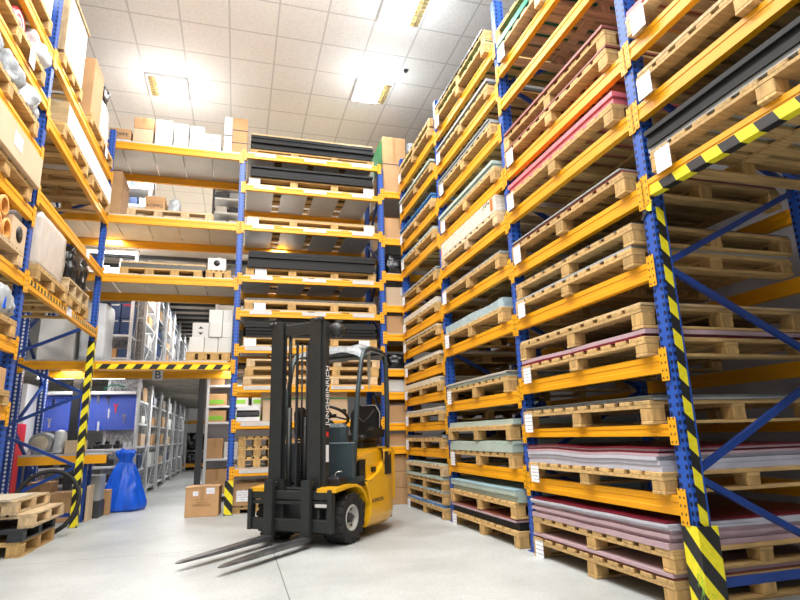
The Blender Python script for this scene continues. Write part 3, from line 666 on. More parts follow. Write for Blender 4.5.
klong(-1.05, z, 1.2, .13, 'pale pallet lying on the second shelf down of the gangway bay', pale=True, y=KY+.06)
t = carton(-1.44, -1.17, KY+.25, KY+.6, z+.131, z+.42, 'open brown carton with dark print standing on the pale pallet', txt=('KOPPO', .07, .13, 'ink'), tape=None)
MB().box(-.135, .135, -.178, -.174, .285, .31, Matrix.Rotation(.3, 4, 'X')).build('flap', M['card'], t)
crumple('plastic_sack', (-1.05, KY+.45, z+.131), (.16, .3, .30), 'film', 'crumpled clear film beside the open carton on the pale pallet', 'film', None, .2, 4)
z = B0L[1]+dz
t = klong(-1.13, z, 1.12, .13, 'dark slatted pallet under a plank on the third shelf down of the gangway bay', pale=False, y=KY+.12)
sheet(-1.1, KY+.12, z+.132, 1.15, .9, .05, 'dgrey', 0, 'dark sheet pack lying on the slatted pallet above the gangway', None, .006, 8); sheet(-1.1, KY+.12, z+.192, 1.15, .9, .02, 'ply', 0, 'plywood board on the dark sheet pack above the gangway', None, .006, 9)
pallet(-.34, KY+.12, z, .36, .8, .15, 0, 'small wooden block pallet carrying the holed white box', 'small pallets')
t = carton(-.50, -.24, KY+.14, KY+.5, z+.15, z+.34, 'white box with a round hole on the small pallet above the gangway', 'cardwhite', tape=None)
MB().lathe([(0, 0), (.045, 0), (.045, -.003), (0, -.003)], axis='Y').build('round_hole', M['blk'], t, (0, -.181, .11))
z = B0L[0]+bh+.0225
klong(-.42, z, .60, .13, 'small pallet beneath the stack of white cartons over the gangway', y=KY+.06)
wz = z+.131; n = 0
for (x0, x1, h0, h1, y0, nm, dm) in ((-.69, -.49, 0, .22, .10, 'low white carton at the open end of the lower row', 0), (-.485, -.30, 0, .22, .10, 'second white carton of the lower row', 0), (-.295, -.105, 0, .22, .10, 'third white carton of the lower row, by the blue post', 0),
        (-.66, -.43, .221, .44, .14, 'white carton with two dark diamond marks', 1), (-.425, -.25, .221, .44, .08, 'white carton beside the diamond-marked one', 0), (-.245, -.105, .221, .44, .10, 'white carton in the second row touching the blue post', 0),
        (-.44, -.25, .441, .64, .14, 'topmost white carton at the stepped side', 0), (-.245, -.105, .441, .64, .14, 'topmost white carton by the blue post', 0)):
    t = carton(x0, x1, KY+y0, KY+y0+.55, wz+h0, wz+h1, nm+', over the gangway', 'cardwhite', group='white cartons stacked over the gangway', tape=None)
    if dm:
        MB().prism([(-.035, .13), (0, .165), (.035, .13)], -.279, -.2755, 'Y').build('diamond_mark', M['ink'], t); MB().prism([(-.035, .075), (.035, .075), (0, .04)], -.279, -.2755, 'Y').build('diamond_mark', M['ink'], t)
crumple('wrapped_load', (-1.97, KY+.5, z), (.32, .6, .86), 'filmwhite', 'tall white film-wrapped load over the gangway behind the striped post', 'wrapped load', None, .06, 3, .25)
carton(-2.62, -2.19, KY+.2, KY+.9, z, z+.60, 'big white carton behind the side rack, over the gangway', 'cardwhite', tape=None)
# ------------------------------------------------------------------ the side rack at the left, facing the gangway
LX, LD, LH = -1.83, 1.1, 5.38
LY = (2.70, 5.46, 8.15)
Lr = Rack('pallet_rack', 'side rack of cartons and sacks whose lowest beam carries black squares', (LX, 0, 0), PI/2, LD, LH)
for y in LY:
    for u in Lr.frame(y, .27, .45, 'rear'):
        if u.location.y < .1: u.scale = (.92, .72, 1); u.location.y = PD/2*.72
L1L = [2.35, 3.17, 3.93, 4.58]; L0L = [1.2, 1.75, 2.34, 2.94, 3.53, 4.04, 4.57]
for z in L1L:
    b = Lr.beam(LY[1], LY[2], z); Lr.beam(LY[1], LY[2], z, rear=True)
    if z == 2.35:
        MB().box(-1.28, -.14, -.003, -.0005, .042, .085).build('marked_strip', M['sq'], b); MB().box(.14, 1.28, -.003, -.0005, .042, .085).build('marked_strip', M['sq'], b)
        MB().box(-.09, .10, -.003, -.0005, .015, .105).build('paper_label', M['paper'], b)
    elif z == 3.17: MB().box(.42, .58, -.003, -.0005, .02, .10).build('paper_label', M['paper'], b)
for z in L0L: Lr.beam(LY[0], LY[1], z); Lr.beam(LY[0], LY[1], z, rear=True)
upL = [o for o in Lr.t.children if o.name.startswith('upright') and abs(o.location.x-LY[2]) < .01 and o.location.y < .1][0]
MB().box(-PW/2-.004, PW/2+.003, -PD/2-.003, PD/2+.003, .44, 2.30).build('hazard_tape', M['tape'], upL)['label'] = 'black and yellow tape spiralling up the post'
MB().prism([(-.06, .05), (-.06, -.066), (.06, -.066), (.06, .05), (.052, .05), (.052, -.058), (-.052, -.058), (-.052, .05)], 0, .45, 'Z').build('corner_guard', M['guard'], upL)
SB = "the side rack"
def lpal(y, z, W, hh, label, tagx=None, pale=False, x=-1.79): return pallet(x, y, z, W, LD-.06, hh, PI/2, label, 'pallets in the side rack', pale, tagx)
def lbox(y0, y1, x0, x1, z0, z1, label, mat, **k): return carton(x0, x1, y0, y1, z0, z1, label, mat, tape=k.pop('tape', None), **k)
B = .1115
# bay with the marked beam
z = 2.35+B
lpal(6.10, z, .98, .14, 'pallet under the big wrapped bale on the marked beam of the side rack')
t = crumple('wrapped_bale', (-2.28, 6.06, z+.141), (.92, .82, .52), 'beigewrap', 'large film-wrapped beige bale with a red stripe in the side rack', 'bale', None, .015, 5, .04)
MB().box(.452, .456, .12, .16, .33, .46).build('red_stripe_label', M['red'], t)
lpal(7.10, z, .80, .13, 'pallet below the crate of black bundles in the side rack')
t = empty('wooden_crate', 'open pale crate topped by black bundles on the marked beam', 'crate', (-1.80, 7.05, z+.131), PI/2)
mb = MB()
for xx in (-.42, -.14, .14, .42): mb.box(xx-.012, xx+.012, 0, .9, 0, .14)
mb.build('divider', M['wpy'], t); MB().box(-.44, .44, 0, .9, .14, .16).build('top_board', M['wpx'], t); MB().box(-.44, .44, 0, .9, -.0, .012).build('bottom_board', M['wpx'], t)
for k, (yy, xx, s) in enumerate(((6.80, -1.97, .44), (7.16, -1.96, .46))):
    crumple('black_bundle', (xx, yy, z+.292), (.36, .29, s*.8), 'blackbag', 'black wrapped bundle on the pale crate, %s' % ['facing the bale', 'with a white slip, at the outer end'][k], 'bundle', 'black bundles on the pale crate', .2, k+6, .4)
MB().box(.165, .17, -.05, .05, .08, .2).build('paper_slip', M['paper'], [o for o in COL.objects if 'white slip' in str(o.get('label'))][0])
z = 3.93+B
lpal(6.35, z, 1.0, .15, 'pallet under the plank-ended white box in the side rack'); lpal(7.55, z, 1.0, .15, 'pallet at the post end under the long white box in the side rack')
t = empty('long_box', 'long low white box with a bare wooden end plank in the side rack', 'box', (-2.27, 6.98, z+.151), PI/2)
MB().box(-1.05, 1.06, -.48, .42, 0, .24, bev=.004).build('body', M['white'], t); MB().box(-1.07, -1.051, -.48, .42, 0, .25).build('end_plank', M['ply'], t)
z = 4.58+B
lpal(5.95, z, .72, .13, 'pallet under the bright white panel crate at the top of the side rack'); lpal(7.35, z, 1.25, .13, 'pallet with white slips under the tall carton and white sack', tagx=.2)
t = empty('panel_crate', 'large bright white panel crate edged with timber at the top of the side rack', 'crate', (-2.2, 5.93, z+.131), PI/2)
MB().box(-.34, .34, -.40, .45, 0, .72, bev=.004).build('body', M['white'], t); MB().box(-.365, -.341, -.41, .45, 0, .73).box(-.365, .36, -.42, -.401, .70, .73).build('timber_edge', M['wpb'], t)
lbox(6.85, 7.30, -2.15, -1.84, z+.131, z+.95, 'tall brown carton standing at the top of the side rack', 'card')
t = crumple('white_sack', (-2.08, 7.68, z+.131), (.42, .50, .66), 'filmwhite', 'white sack beside the tall carton at the top of the side rack', 'sack', None, .05, 8, .25)
crumple('black_bag', (-2.05, 7.68, z+.83), (.36, .42, .22), 'blackbag', 'black bag lying on the white sack near the ceiling', 'bag', None, .25, 12)
# bay cut by the picture edge
z = 4.57+B; lpal(4.55, z, 1.3, .14, 'pallet under the plain white carton, topmost of the bay cut by the picture edge')
lbox(4.0, 5.25, -2.5, -1.83, z+.141, z+.70, 'plain white carton at the top of the bay cut by the picture edge', 'white')
z = 4.04+B; lpal(4.55, z, 1.3, .14, 'pallet with a white slip under the red and white roll', tagx=.3)
t = tag(MB().lathe([(0, 0), (.13, 0), (.13, .55), (0, .55)], axis='X').build('roll', M['redplastic'], loc=(-2.42, 4.72, z+.272)), 'red and white plastic roll on the pallet above the white bundles', 'roll')
for q in ([(.132, .10), (.132, .18)], [(.132, .28), (.132, .36)], [(.08, .5505), (.105, .5505)], [(.03, .5505), (.05, .5505)]): MB().lathe(q, axis='X').build('white_band', M['white'], t)
crumple('white_sack', (-2.01, 5.10, z+.141), (.42, .38, .27), 'filmwhite', 'small white sack beside the red and white roll', 'sack', None, .22, 14)
z = 3.53+B; lpal(4.55, z, 1.3, .14, 'pallet under the grey white bundles in the bay cut by the picture edge')
for k, yy in enumerate((4.20, 4.62, 5.04)):
    crumple('film_bundle', (-1.99, yy, z+.141), (.40, .34, .235), 'film', 'film-wrapped pale bundle above the plywood carton, %s' % ['at the picture edge', 'in the middle', 'next to the blue post'][k], 'bundle', 'film-wrapped pale bundles', .2, 20+k)
z = 2.94+B; lpal(4.70, z, 1.1, .14, 'pallet under the smooth beige carton in the bay cut by the picture edge')
lbox(4.22, 5.30, -2.35, -1.755, z+.13+.011, z+.43, 'smooth beige carton with a printed slip in the side rack', 'cardpale', lab=[('+X', -.12, .05, .10, .22)])
z = 2.34+B; lpal(4.60, z, 1.3, .14, 'pallet under the amber tubes in the side rack', pale=True)
for k, (yy, zz) in enumerate(((4.72, .09), (4.92, .09), (4.82, .245))):
    t = tag(MB().lathe([(.065, 0), (.088, 0), (.088, -.6), (.065, -.6), (.065, 0)], axis='X', n=28).build('cardboard_tube', M['tube'], loc=(-1.82, yy, z+.141+zz)), 'amber cardboard tube in the side rack, %s' % ['lower one at the picture edge', 'lower one near the box', 'on top of two others'][k], 'tube', 'amber tubes')
t = lbox(5.04, 5.36, -2.3, -1.83, z+.141, z+.40, 'small brown box with a round opening beside the amber tubes', 'cardpale')
MB().lathe([(0, 0), (.07, 0), (.07, .003), (0, .003)], axis='X').build('round_opening', M['blk'], t, (.236, .0, .14))
z = 1.75+B; lpal(4.85, z, .9, .14, 'pallet under the blue and white bag in the side rack')
t = crumple('plastic_sack', (-1.99, 5.08, z+.141), (.36, .46, .26), 'film', 'crumpled white bag with blue print in the side rack', 'sack', None, .22, 33)
MB().box(.12, .19, -.12, .06, .05, .17, Matrix.Rotation(.15, 4, 'Z')).build('blue_print', M['bluebag'], t)
z = 1.2+B; lpal(4.95, z, .8, .12, 'pallet lowest in the side rack by the blue post')
lbox(4.6, 5.33, -2.3, -1.83, z+.121, z+.30, 'low brown carton lowest in the side rack', 'card')
# pallets on the floor below it
def flatpal(x, y, z, hh, label, mats, D=1.0, W=1.0):
    t = empty('stacked_pallet', label, 'pallet', (x, y, z), 0, 'pallet pile on the floor by the side rack')
    w1, w2 = mats
    mb = MB()
    for k in range(5): mb.box(-W/2+k*W/5+.012, -W/2+(k+1)*W/5-.012, 0, D, hh-.02, hh, bev=.003)
    mb.box(-W/2, W/2, 0, .1, hh-.038, hh-.02).box(-W/2, W/2, D-.1, D, hh-.038, hh-.02).box(-W/2, W/2, D/2-.05, D/2+.05, hh-.038, hh-.02)
    mb.build('deck_boards', M[w1], t)
    b = MB().box(-.065, .065, -.05, .05, .018, hh-.038, bev=.004).mesh('block', M[w2]); s = MB().box(-.065, .065, 0, D, 0, .018).mesh('skid', M[w1])
    for k in (-1, 0, 1):
        link('skid', s, t, (k*(W/2-.065), 0, 0))
        for yy in (.05, D/2, D-.05): link('block', b, t, (k*(W/2-.065), yy, 0))
    return t
flatpal(-2.34, 6.27, 0, .135, 'wooden pallet at the bottom of the floor pile beneath the side rack', ('wy', 'wb'))
flatpal(-2.34, 6.26, .136, .11, 'dark grey plastic pallet in the floor pile beneath the side rack', ('dsteel', 'dsteel'))
flatpal(-2.33, 6.30, .247, .125, 'wooden pallet lying on the dark plastic one', ('wpy', 'wpb'), W=1.10)
flatpal(-2.42, 6.27, .373, .12, 'topmost wooden pallet of the floor pile under a pale board', ('wpy', 'wpb'))
sheet(-2.45, 6.25, .494, .95, .8, .014, 'beige', 0, 'pale board lying on the floor pile of pallets', None, .004, 70)
# black hose ring leaning behind the pile
pts = [(.33*math.cos(a), .10*math.sin(a), .36+.335*math.sin(a)) for a in [2*PI*k/40 for k in range(40)]]
tag(MB().tube(pts, .024, 10, True).build('hose_ring', M['rub'], loc=(-2.02, 7.50, 0.)), 'large black hose ring leaning between the pallet pile and the striped post', 'hose')
# packing shelf and the goods around it
t = empty('packing_shelf', 'grey packing shelf edged by a yellow beam behind the striped post', 'shelf', (-2.2, 8.55, 0))
MB().box(-.48, .55, .0, .05, .735, .845).build('beam', M['yellow'], t); MB().box(-.48, .55, 0, .36, .846, .868).build('shelf_board', M['galv'], t)
for xx in (-.46, .30):
    for yy in (.08, .33): MB().box(xx-.02, xx+.02, yy-.02, yy+.02, 0, .845).build('leg', M['bluep'], t)
PSH = .869
t = tag(MB().lathe([(0, 0), (.135, 0), (.14, .01), (.14, .27), (0, .27)], axis='Y', n=36).build('paper_roll', M['greyS'], loc=(-2.47, 8.62, PSH+.14)), 'pale grey paper roll lying on the packing shelf', 'roll')
MB().lathe([(.0, -.002), (.10, -.002), (.10, .0)], axis='Y').build('roll_end', M['beige'], t)
crumple('plastic_sack', (-2.26, 8.72, PSH), (.12, .2, .30), 'filmwhite', 'white crumpled bag between the roll and the beige box', 'bag', None, .2, 41)
carton(-2.17, -1.96, 8.6, 8.88, PSH, PSH+.17, 'beige box with a red brown base on the packing shelf', 'cardpale', tape=None)
carton(-2.33, -2.06, 8.72, 9.1, .0, .37, 'brown carton on the floor inside the black hose ring', 'card')
carton(-2.66, -2.36, 8.92, 9.25, 0, .5, 'brown carton under the roll end of the packing shelf', 'card')
t = carton(-2.02, -1.76, 8.95, 9.3, .0, .22, 'dark grey bin on the floor beside the striped post', 'dsteel', tape=None, cat='bin', name='storage_bin')
carton(-2.02, -1.77, 8.96, 9.29, .222, .56, 'grey carton standing on the dark bin beside the striped post', 'greyS', tape=None)
carton(-1.86, -1.825, 8.62, 8.9, 0, .45, 'thin pinkish carton standing right against the striped post', 'cardpale', tape=None)
carton(-1.86, -1.70, 9.31, 9.44, 0, .34, 'narrow brown carton between the grey carton and the blue bag', 'card', tape=None)
# blue bin bag
mb = MB(); n = 56; rings = []
prof = [(.0, .0), (.22, .0), (.31, .012), (.325, .05), (.315, .12), (.285, .24), (.245, .36), (.205, .48), (.165, .58), (.13, .65), (.095, .70)]
for i, (r, h) in enumerate(prof):
    ring = []
    for k in range(n):
        a = 2*PI*k/n; f = min(1, h*2.2)
        q = r*(1+.07*f*math.sin(7*a+2*h)+.05*f*math.sin(13*a-5*h)+.10*noise.noise(Vector((math.cos(a)*2, math.sin(a)*2, h*4))))
        ring.append(mb.bm.verts.new((1.0*q*math.cos(a), .78*q*math.sin(a), h+(.02*noise.noise(Vector((a, h*6, 1))) if h > .05 else 0))))
    rings.append(ring)
for A, C_ in zip(rings, rings[1:]):
    for k in range(n): mb.bm.faces.new((A[k], A[(k+1) % n], C_[(k+1) % n], C_[k])).smooth = True
t = tag(mb.build('bin_bag', M['bluebag'], loc=(-1.60, 9.74, 0)), 'full blue bin bag tied at the top on the floor by the work bench', 'bag')
mb = MB(); n = 36; rings = []
for r, h in [(.094, .695), (.085, .73), (.095, .77), (.115, .81), (.12, .85), (.09, .88), (.05, .83)]:
    ring = []
    for k in range(n):
        a = 2*PI*k/n; f = (h-.68)*6
        q = r*(1+.22*f*math.sin(4*a+1)+.12*f*math.sin(9*a+h*20)); ring.append(mb.bm.verts.new((q*math.cos(a), .7*q*math.sin(a), h+.05*f*noise.noise(Vector((math.cos(a)*2, math.sin(a)*2, 5))))))
    rings.append(ring)
for A, C_ in zip(rings, rings[1:]):
    for k in range(n): mb.bm.faces.new((A[k], A[(k+1) % n], C_[(k+1) % n], C_[k])).smooth = True
mb.build('gathered_neck', M['bluebag'], t)
# carton by the blue post
t = carton(-.60, -.17, KY+.03, KY+.42, 0, .385, 'large brown carton with two white slips standing at the end of the gangway', 'card', lab=[('-Y', -.12, -.05, .27, .33), ('-Y', .05, .16, .29, .37)], rz=-.08)
mb = MB()
for k, (w, zz) in enumerate(((.16, .215), (.14, .18), (.22, .155), (.24, .14))): mb.box(-w/2, w/2, -.198, -.1965, zz, zz+.012)
mb.build('printed_lines', M['cardtape'], t)
MB().box(-.20, -.0, -.2, .19, .386, .392, Matrix.Rotation(-.10, 4, 'Y')).box(.0, .2, -.2, .19, .386, .392, Matrix.Rotation(.05, 4, 'Y')).build('flap', M['card'], t)
# ------------------------------------------------------------------ steel shelving and mezzanine behind the back rack
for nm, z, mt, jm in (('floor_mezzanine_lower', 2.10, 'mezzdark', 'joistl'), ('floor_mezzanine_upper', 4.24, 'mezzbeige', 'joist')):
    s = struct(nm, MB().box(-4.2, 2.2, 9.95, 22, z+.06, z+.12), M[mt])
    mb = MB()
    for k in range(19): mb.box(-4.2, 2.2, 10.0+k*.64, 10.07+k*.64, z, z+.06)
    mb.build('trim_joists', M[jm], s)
def steel_shelf(x0, x1, y0, y1, z0, h, levels, label, mat='steel', board='steel', group='steel shelving behind the back rack', back=None, ends=False):
    t = empty('steel_shelf', label, 'shelving', (x0, y0, z0), 0, group); w = x1-x0; d = y1-y0
    p = MB().prism([(0, 0), (.045, 0), (.045, .004), (.004, .004), (.004, .06), (0, .06)], 0, h, 'Z').mesh('post', M[mat])
    for xx, yy, sx, sy in ((0, 0, 1, 1), (w, 0, -1, 1), (0, d, 1, -1), (w, d, -1, -1)):
        o = link('post', p, t, (xx, yy, 0)); o.scale = (sx, sy, 1)
    for z in levels: MB().box(.003, w-(.055 if ends else .003), .003, d-.003, z-.035, z, bev=.003).build('shelf_board', M[board], t)
    if ends: MB().box(.006, w-.05, .006, .010, .03, h-.02).build('end_sheet', M['mottle'], t)
    if back: MB().box(0, w, d-.004, d, 0, h).build('back_panel', M[back], t)
    mb = MB(); bar(mb, (0, .02, .05), (0, d-.02, h*.5), .004, .02); bar(mb, (0, d-.02, h*.5), (0, .02, h-.05), .004, .02)
    bar(mb, (w, .02, .05), (w, d-.02, h*.5), .004, .02); bar(mb, (w, d-.02, h*.5), (w, .02, h-.05), .004, .02); mb.build('side_brace', M[mat], t)
    return t
RB = random.Random(21)
for tier, (z0, h, tn) in enumerate(((0, 2.06, 'ground'), (2.222, 1.98, 'upper'))):
    ys = [10.62+1.5*i for i in range(8)] if tier == 0 else [10.6+1.52*i for i in range(8)]
    for i, y in enumerate(ys[:-1]):
        lv = [.12, .52, .92, 1.32, 1.72]
        steel_shelf(-2.12, -1.60, y, y+1.42, z0, h, lv, '%s light steel shelf along the %s aisle behind the gangway' % (ORD[i+1], tn), ends=True)
        if i in (0, 1, 2, 3):
            for k, zz in enumerate(lv[1:]):
                yy = y+RB.uniform(.70, .85); hh = RB.uniform(.14, .3); dd = RB.uniform(.38, .5)
                mt = RB.choice(('card', 'cardpale', 'cardwhite', 'bin', 'cardwhite', 'card'))
                xa = -2.0+RB.uniform(0, .08)
                if (tier, i, k) in ((1, 0, 3), (1, 3, 0)): continue      # nothing of it shows
                carton(xa, -1.605-.056, yy, yy+dd, z0+zz+.001, z0+zz+hh, '%s on board %s of the %s steel shelf along the %s aisle' % ({'card': 'brown carton', 'cardpale': 'beige carton', 'cardwhite': 'white carton', 'bin': 'navy bin'}[mt], NUM[k+2], ORD[i+1], tn), mt, 'bin' if mt == 'bin' else 'box', 'cartons on the aisle shelves', tape=None, name='storage_bin' if mt == 'bin' else 'cardboard_box')
# work bench with a pegboard
steel_shelf(-3.02, -1.66, 10.02, 10.5, 0, 1.0, (.14, .39, .64, .90), 'light steel work bench with four boards below the blue pegboard', group='benches', board='steel')
t = empty('tool_board', 'blue perforated tool board above the work bench', 'pegboard', (-2.31, 10.52, 0))
MB().box(-.70, .67, 0, .02, 1.20, 1.77).build('panel', M['peg'], t); MB().box(-.74, -.701, -.01, .03, 0, 1.98).build('board_post', M['steel'], t); MB().box(.671, .71, -.01, .03, 0, 1.98).build('board_post', M['steel'], t)
MB().box(-.70, .67, -.12, .03, 1.78, 1.83).build('top_shelf', M['white'], t)
TL = [('screwdriver', -.57, 1.62, 'tool', 'dark tool hooked at the corner of the tool board'), ('pliers', .36, 1.55, 'red', 'red handled pliers hanging on the tool board'), ('spanner', .50, 1.38, 'chrome', 'bright spanner hanging low on the tool board'),
      ('hammer', .24, 1.68, 'tool', 'dark hammer hanging high on the tool board'), ('spanner', -.60, 1.33, 'chrome', 'bright small spanner low at the post side of the tool board'), ('scraper', .08, 1.70, 'chrome', 'bright scraper under the top shelf of the tool board'), ('knife', .26, 1.46, 'white', 'white handled knife in the middle of the tool board'), ('cutter', .12, 1.25, 'white', 'white cutter near the lower edge of the tool board')]
for n, x, z, mt, lb in TL:
    mb = MB(); mb.box(-.012, .012, -.014, 0, -.07, .05, bev=.004)
    if n in ('pliers', 'hammer', 'spanner'): mb.prism([(-.035, .04), (.035, .04), (.03, .085), (.008, .06), (-.008, .06), (-.03, .085)], -.016, 0, 'Y')
    else: mb.prism([(-.02, .04), (.02, .04), (.012, .09), (-.012, .09)], -.012, 0, 'Y')
    tag(mb.build(n, M[mt], loc=(-2.31+x, 10.519, z)), lb, 'tool', 'tools on the blue tool board')
RT = random.Random(5)
BN = ['lowest board', 'second board', 'third board', 'bench top']
for k, zz in ((1, .39), (2, .64), (3, .90)):
    for q in range(4 if k == 3 else 3):
        x = (-2.26+q*.145 if k == 3 else -2.9+q*.42)+RT.uniform(0, .02 if k == 3 else .08); mt = RT.choice(('tool', 'blk', 'steel', 'dsteel')) if k else RT.choice(('card', 'dsteel', 'steel'))
        w = RT.uniform(.09, .12) if k == 3 else RT.uniform(.2, .34); hh = RT.uniform(.05, .12) if k == 3 else RT.uniform(.08, .17)
        mb = MB(); mb.box(-w/2, w/2, -.12, .12, 0, hh*.6, bev=.008).box(-w*.3, w*.15, -.08, .1, hh*.6, hh, bev=.008).tube([(-w*.2, -.1, hh*.7), (0, -.13, hh*1.25), (w*.25, -.1, hh*.6)], .008, 6)
        tag(mb.build('power_tool' if k == 3 else 'tool_case', M[mt], loc=(x, 10.22, zz+.001)), '%s tool on the %s of the work bench, %s from the post end' % ({'tool': 'dark', 'blk': 'black', 'steel': 'light grey', 'dsteel': 'charcoal', 'card': 'brown'}[mt], BN[k], ORD[q+1]), 'tool', 'things on the work bench')
tag(MB().tube([(-1.82, 10.43, 1.90), (-1.92, 10.42, 1.93), (-2.04, 10.42, 1.93), (-2.14, 10.43, 1.86)], .013, 8).build('hose', M['green'], loc=(0, 0, 0)), 'short green hose lying above the tool board', 'hose')
def tube_lamp(x0, x1, y, z, label):
    t = empty('ceiling_tube_lamp', label, 'lamp', ((x0+x1)/2, y, z), 0, 'tube lamps under the mezzanine'); w = (x1-x0)/2
    MB().box(-w, w, -.05, .05, 0, .05, bev=.01).build('housing', M['white'], t); MB().tube([(-w+.03, 0, -.02), (w-.03, 0, -.02)], .018, 10).build('tube', M['tubelamp'], t)
    for k in (-1, 1): MB().box(k*w-.02 if k > 0 else -w, w if k > 0 else -w+.02, -.02, .02, -.045, .0).build('lamp_holder', M['white'], t)
tube_lamp(-3.05, -1.75, 10.10, 2.04, 'lit tube lamp over the blue tool board'); tube_lamp(-2.65, -1.72, 10.15, 4.18, 'lit tube lamp above the white shelf in the upper aisle')
tag(MB().box(-.05, .05, -.06, .06, 0, 2.09).build('dark_post', M['dsteel'], loc=(-2.36, 9.72, 0)), 'dark square post standing in front of the blue tool board', 'post')
for x, y, z, e in ((-1.05, 12, 2.05, 26), (-1.05, 15.5, 2.05, 24), (-1.05, 19, 2.05, 14), (-1.1, 11.5, 4.18, 75), (-1.1, 15, 4.18, 65), (-1.1, 19, 4.18, 45), (-2.4, 9.70, 2.05, 18), (-.1, 9.6, 2.06, 12), (.9, 9.6, 2.06, 10), (.6, 9.80, 4.15, 30), (-2.0, 9.8, 4.15, 36), (-2.0, 11., 6.3, 70), (1.0, 11., 6.3, 60), (-1., 14., 6.3, 90), (-1., 18., 6.3, 90)): area(x, y, z, e, .25, 1.1)  # added area lights without fittings, brightening the mezzanine aisles and shelves
# navy bins on the upper shelf facing the camera
t0 = steel_shelf(-3.0, -1.72, 10.02, 10.5, 2.222, 1.92, (.12, .50, 1.18, 1.55), 'light steel shelf of navy bins in the upper aisle')
for r_ in range(2):
    for c in range(2):
        t = carton(-2.09+c*.18, -1.92+c*.18, 10.06, 10.45, 2.723+r_*.275, 2.723+r_*.275+.265, 'navy storage bin in the upper aisle, %s row, %s' % (('lower', 'upper')[r_], ('next to the white wrapped load', 'next to the shelf post')[c]), 'bin', 'bin', 'navy bins in the upper aisle', tape=None, name='storage_bin')
        MB().box(-.06, .06, -.199, -.1955, .22, .24).build('rim_label', M['strip'] if (r_, c) != (1, 1) else M['red'], t)
carton(-2.08, -1.93, 10.08, 10.4, 2.343, 2.50, 'small brown carton under the navy bins', 'card', tape=None, group='things under the navy bins')
carton(-1.915, -1.75, 10.06, 10.45, 2.343, 2.49, 'navy bin on the bottom board beside the small brown carton', 'bin', 'bin', 'things under the navy bins', tape=None, name='storage_bin')
for c in range(3): carton(-2.50+c*.18, -2.34+c*.18, 10.06, 10.4, 3.773, 3.773+.10+.03*(c % 2), 'white box with %s print above the navy bins, %s counted towards the aisle' % ('red' if c % 2 else 'orange', ORD[c+1]), 'cardwhite', tape=None, group='white boxes on the upper aisle shelf', txt=('AAA', .05, .05, 'red' if c % 2 else 'orange'))
# white shelving facing the camera beyond the blue post
t0 = steel_shelf(-.50, .64, 10.2, 10.7, 0, 2.06, (.12, .69, 1.29, 1.56, 1.91), 'white shelf of green-labelled boxes beyond the blue post', 'white', 'white', back='white')
t0 = steel_shelf(.68, 1.88, 10.2, 10.7, 0, 2.06, (.12, .69, 1.29, 1.56, 1.91), 'white shelf of boxes behind the driver seat', 'white', 'white', back='white')
for c in range(3):
    x = -.47+c*.36
    for zz, hh in ((1.291, .19), (1.561, .2)):
        t = carton(x, x+.30, 10.23, 10.6, zz, zz+hh, '%s box with lime label on board %s of the white shelves, %s from the gangway' % ('white' if (c+int(zz*10)) % 3 else 'brown', 'three' if zz < 1.5 else 'four', ORD[c+1]), 'cardwhite' if (c+int(zz*10)) % 3 else 'card', tape=None, group='lime-labelled boxes on the white shelves')
        MB().box(-.13, .10, -.188, -.1855, .03, .10).build('lime_label', M['limes'], t)
carton(-.46, -.20, 10.24, 10.6, .691, 1.02, 'brown carton on board two of the white shelf beyond the blue post', 'card'); carton(-.18, .18, 10.24, 10.6, .691, .95, 'white carton on board two of the white shelf beyond the blue post', 'cardwhite', tape=None)
carton(-.46, -.10, 10.24, 10.6, .121, .52, 'brown carton on the bottom board of the white shelf beyond the blue post', 'card')
carton(-.47, -.22, 10.22, 10.6, 1.911, 2.09, 'brown carton on the top board of the white shelf beyond the blue post', 'card')
tag(MB().box(-.05, .05, -.05, .05, 0, 2.09).build('dark_post', M['dsteel'], loc=(-.575, 10.14, 0)), 'dark square post at the gangway end of the white shelves', 'post')
t0 = steel_shelf(-.42, .9, 10.02, 10.5, 2.222, 1.92, (.12, .9, 1.25, 1.6), 'light steel shelf above the stacked white cartons', back='dgrey')
for c in range(2): carton(-.40+c*.4, -.1+c*.4, 10.06, 10.4, 3.123, 3.123+.16, 'white tray on the steel shelf above the stacked white cartons, %s along' % ORD[c+1], 'cardwhite', tape=None, group='white trays behind the back rack')
for c in range(3): carton(.02+c*.62, .52+c*.62, 10.06, 10.4, 4.361, 4.361+.2+.03*c, 'pale box on the mezzanine behind the black panels, %s from the blue post' % ORD[c+1], ('cardwhite', 'greyS', 'cardwhite')[c], tape=None, group='boxes behind the black panels')
# shelves on the top storey
t0 = steel_shelf(-2.42, -1.80, 11.3, 11.8, 4.362, 1.9, (.9, 1.18, 1.55), 'white top-storey shelf with coloured boxes below the ceiling', 'white', 'white', back='white')
for c, mt in enumerate(('cardwhite', 'bin', 'orange', 'cardpale')): carton(-2.33+c*.125, -2.21+c*.125, 11.34, 11.7, 5.913, 6.14-.02*(c % 2), '%s box on the white top-storey shelf' % ['white', 'navy', 'orange', 'beige'][c], mt, tape=None, group='boxes on the top-storey shelf')
for c in range(3): carton(-2.36+c*.17, -2.22+c*.17, 11.34, 11.7, 5.543, 5.543+.16, 'grey file box on the middle board of the top-storey shelf, %s along' % ORD[c+1], ('greyS', 'bin', 'greyS')[c], tape=None, group='boxes on the top-storey shelf')
t0 = steel_shelf(-.62, .0, 10.9, 11.4, 4.362, 1.9, (.72, 1.0, 1.3, 1.6), 'dark top-storey shelf of grey trays beside the blue post', 'dsteel', 'steel', back='dgrey')
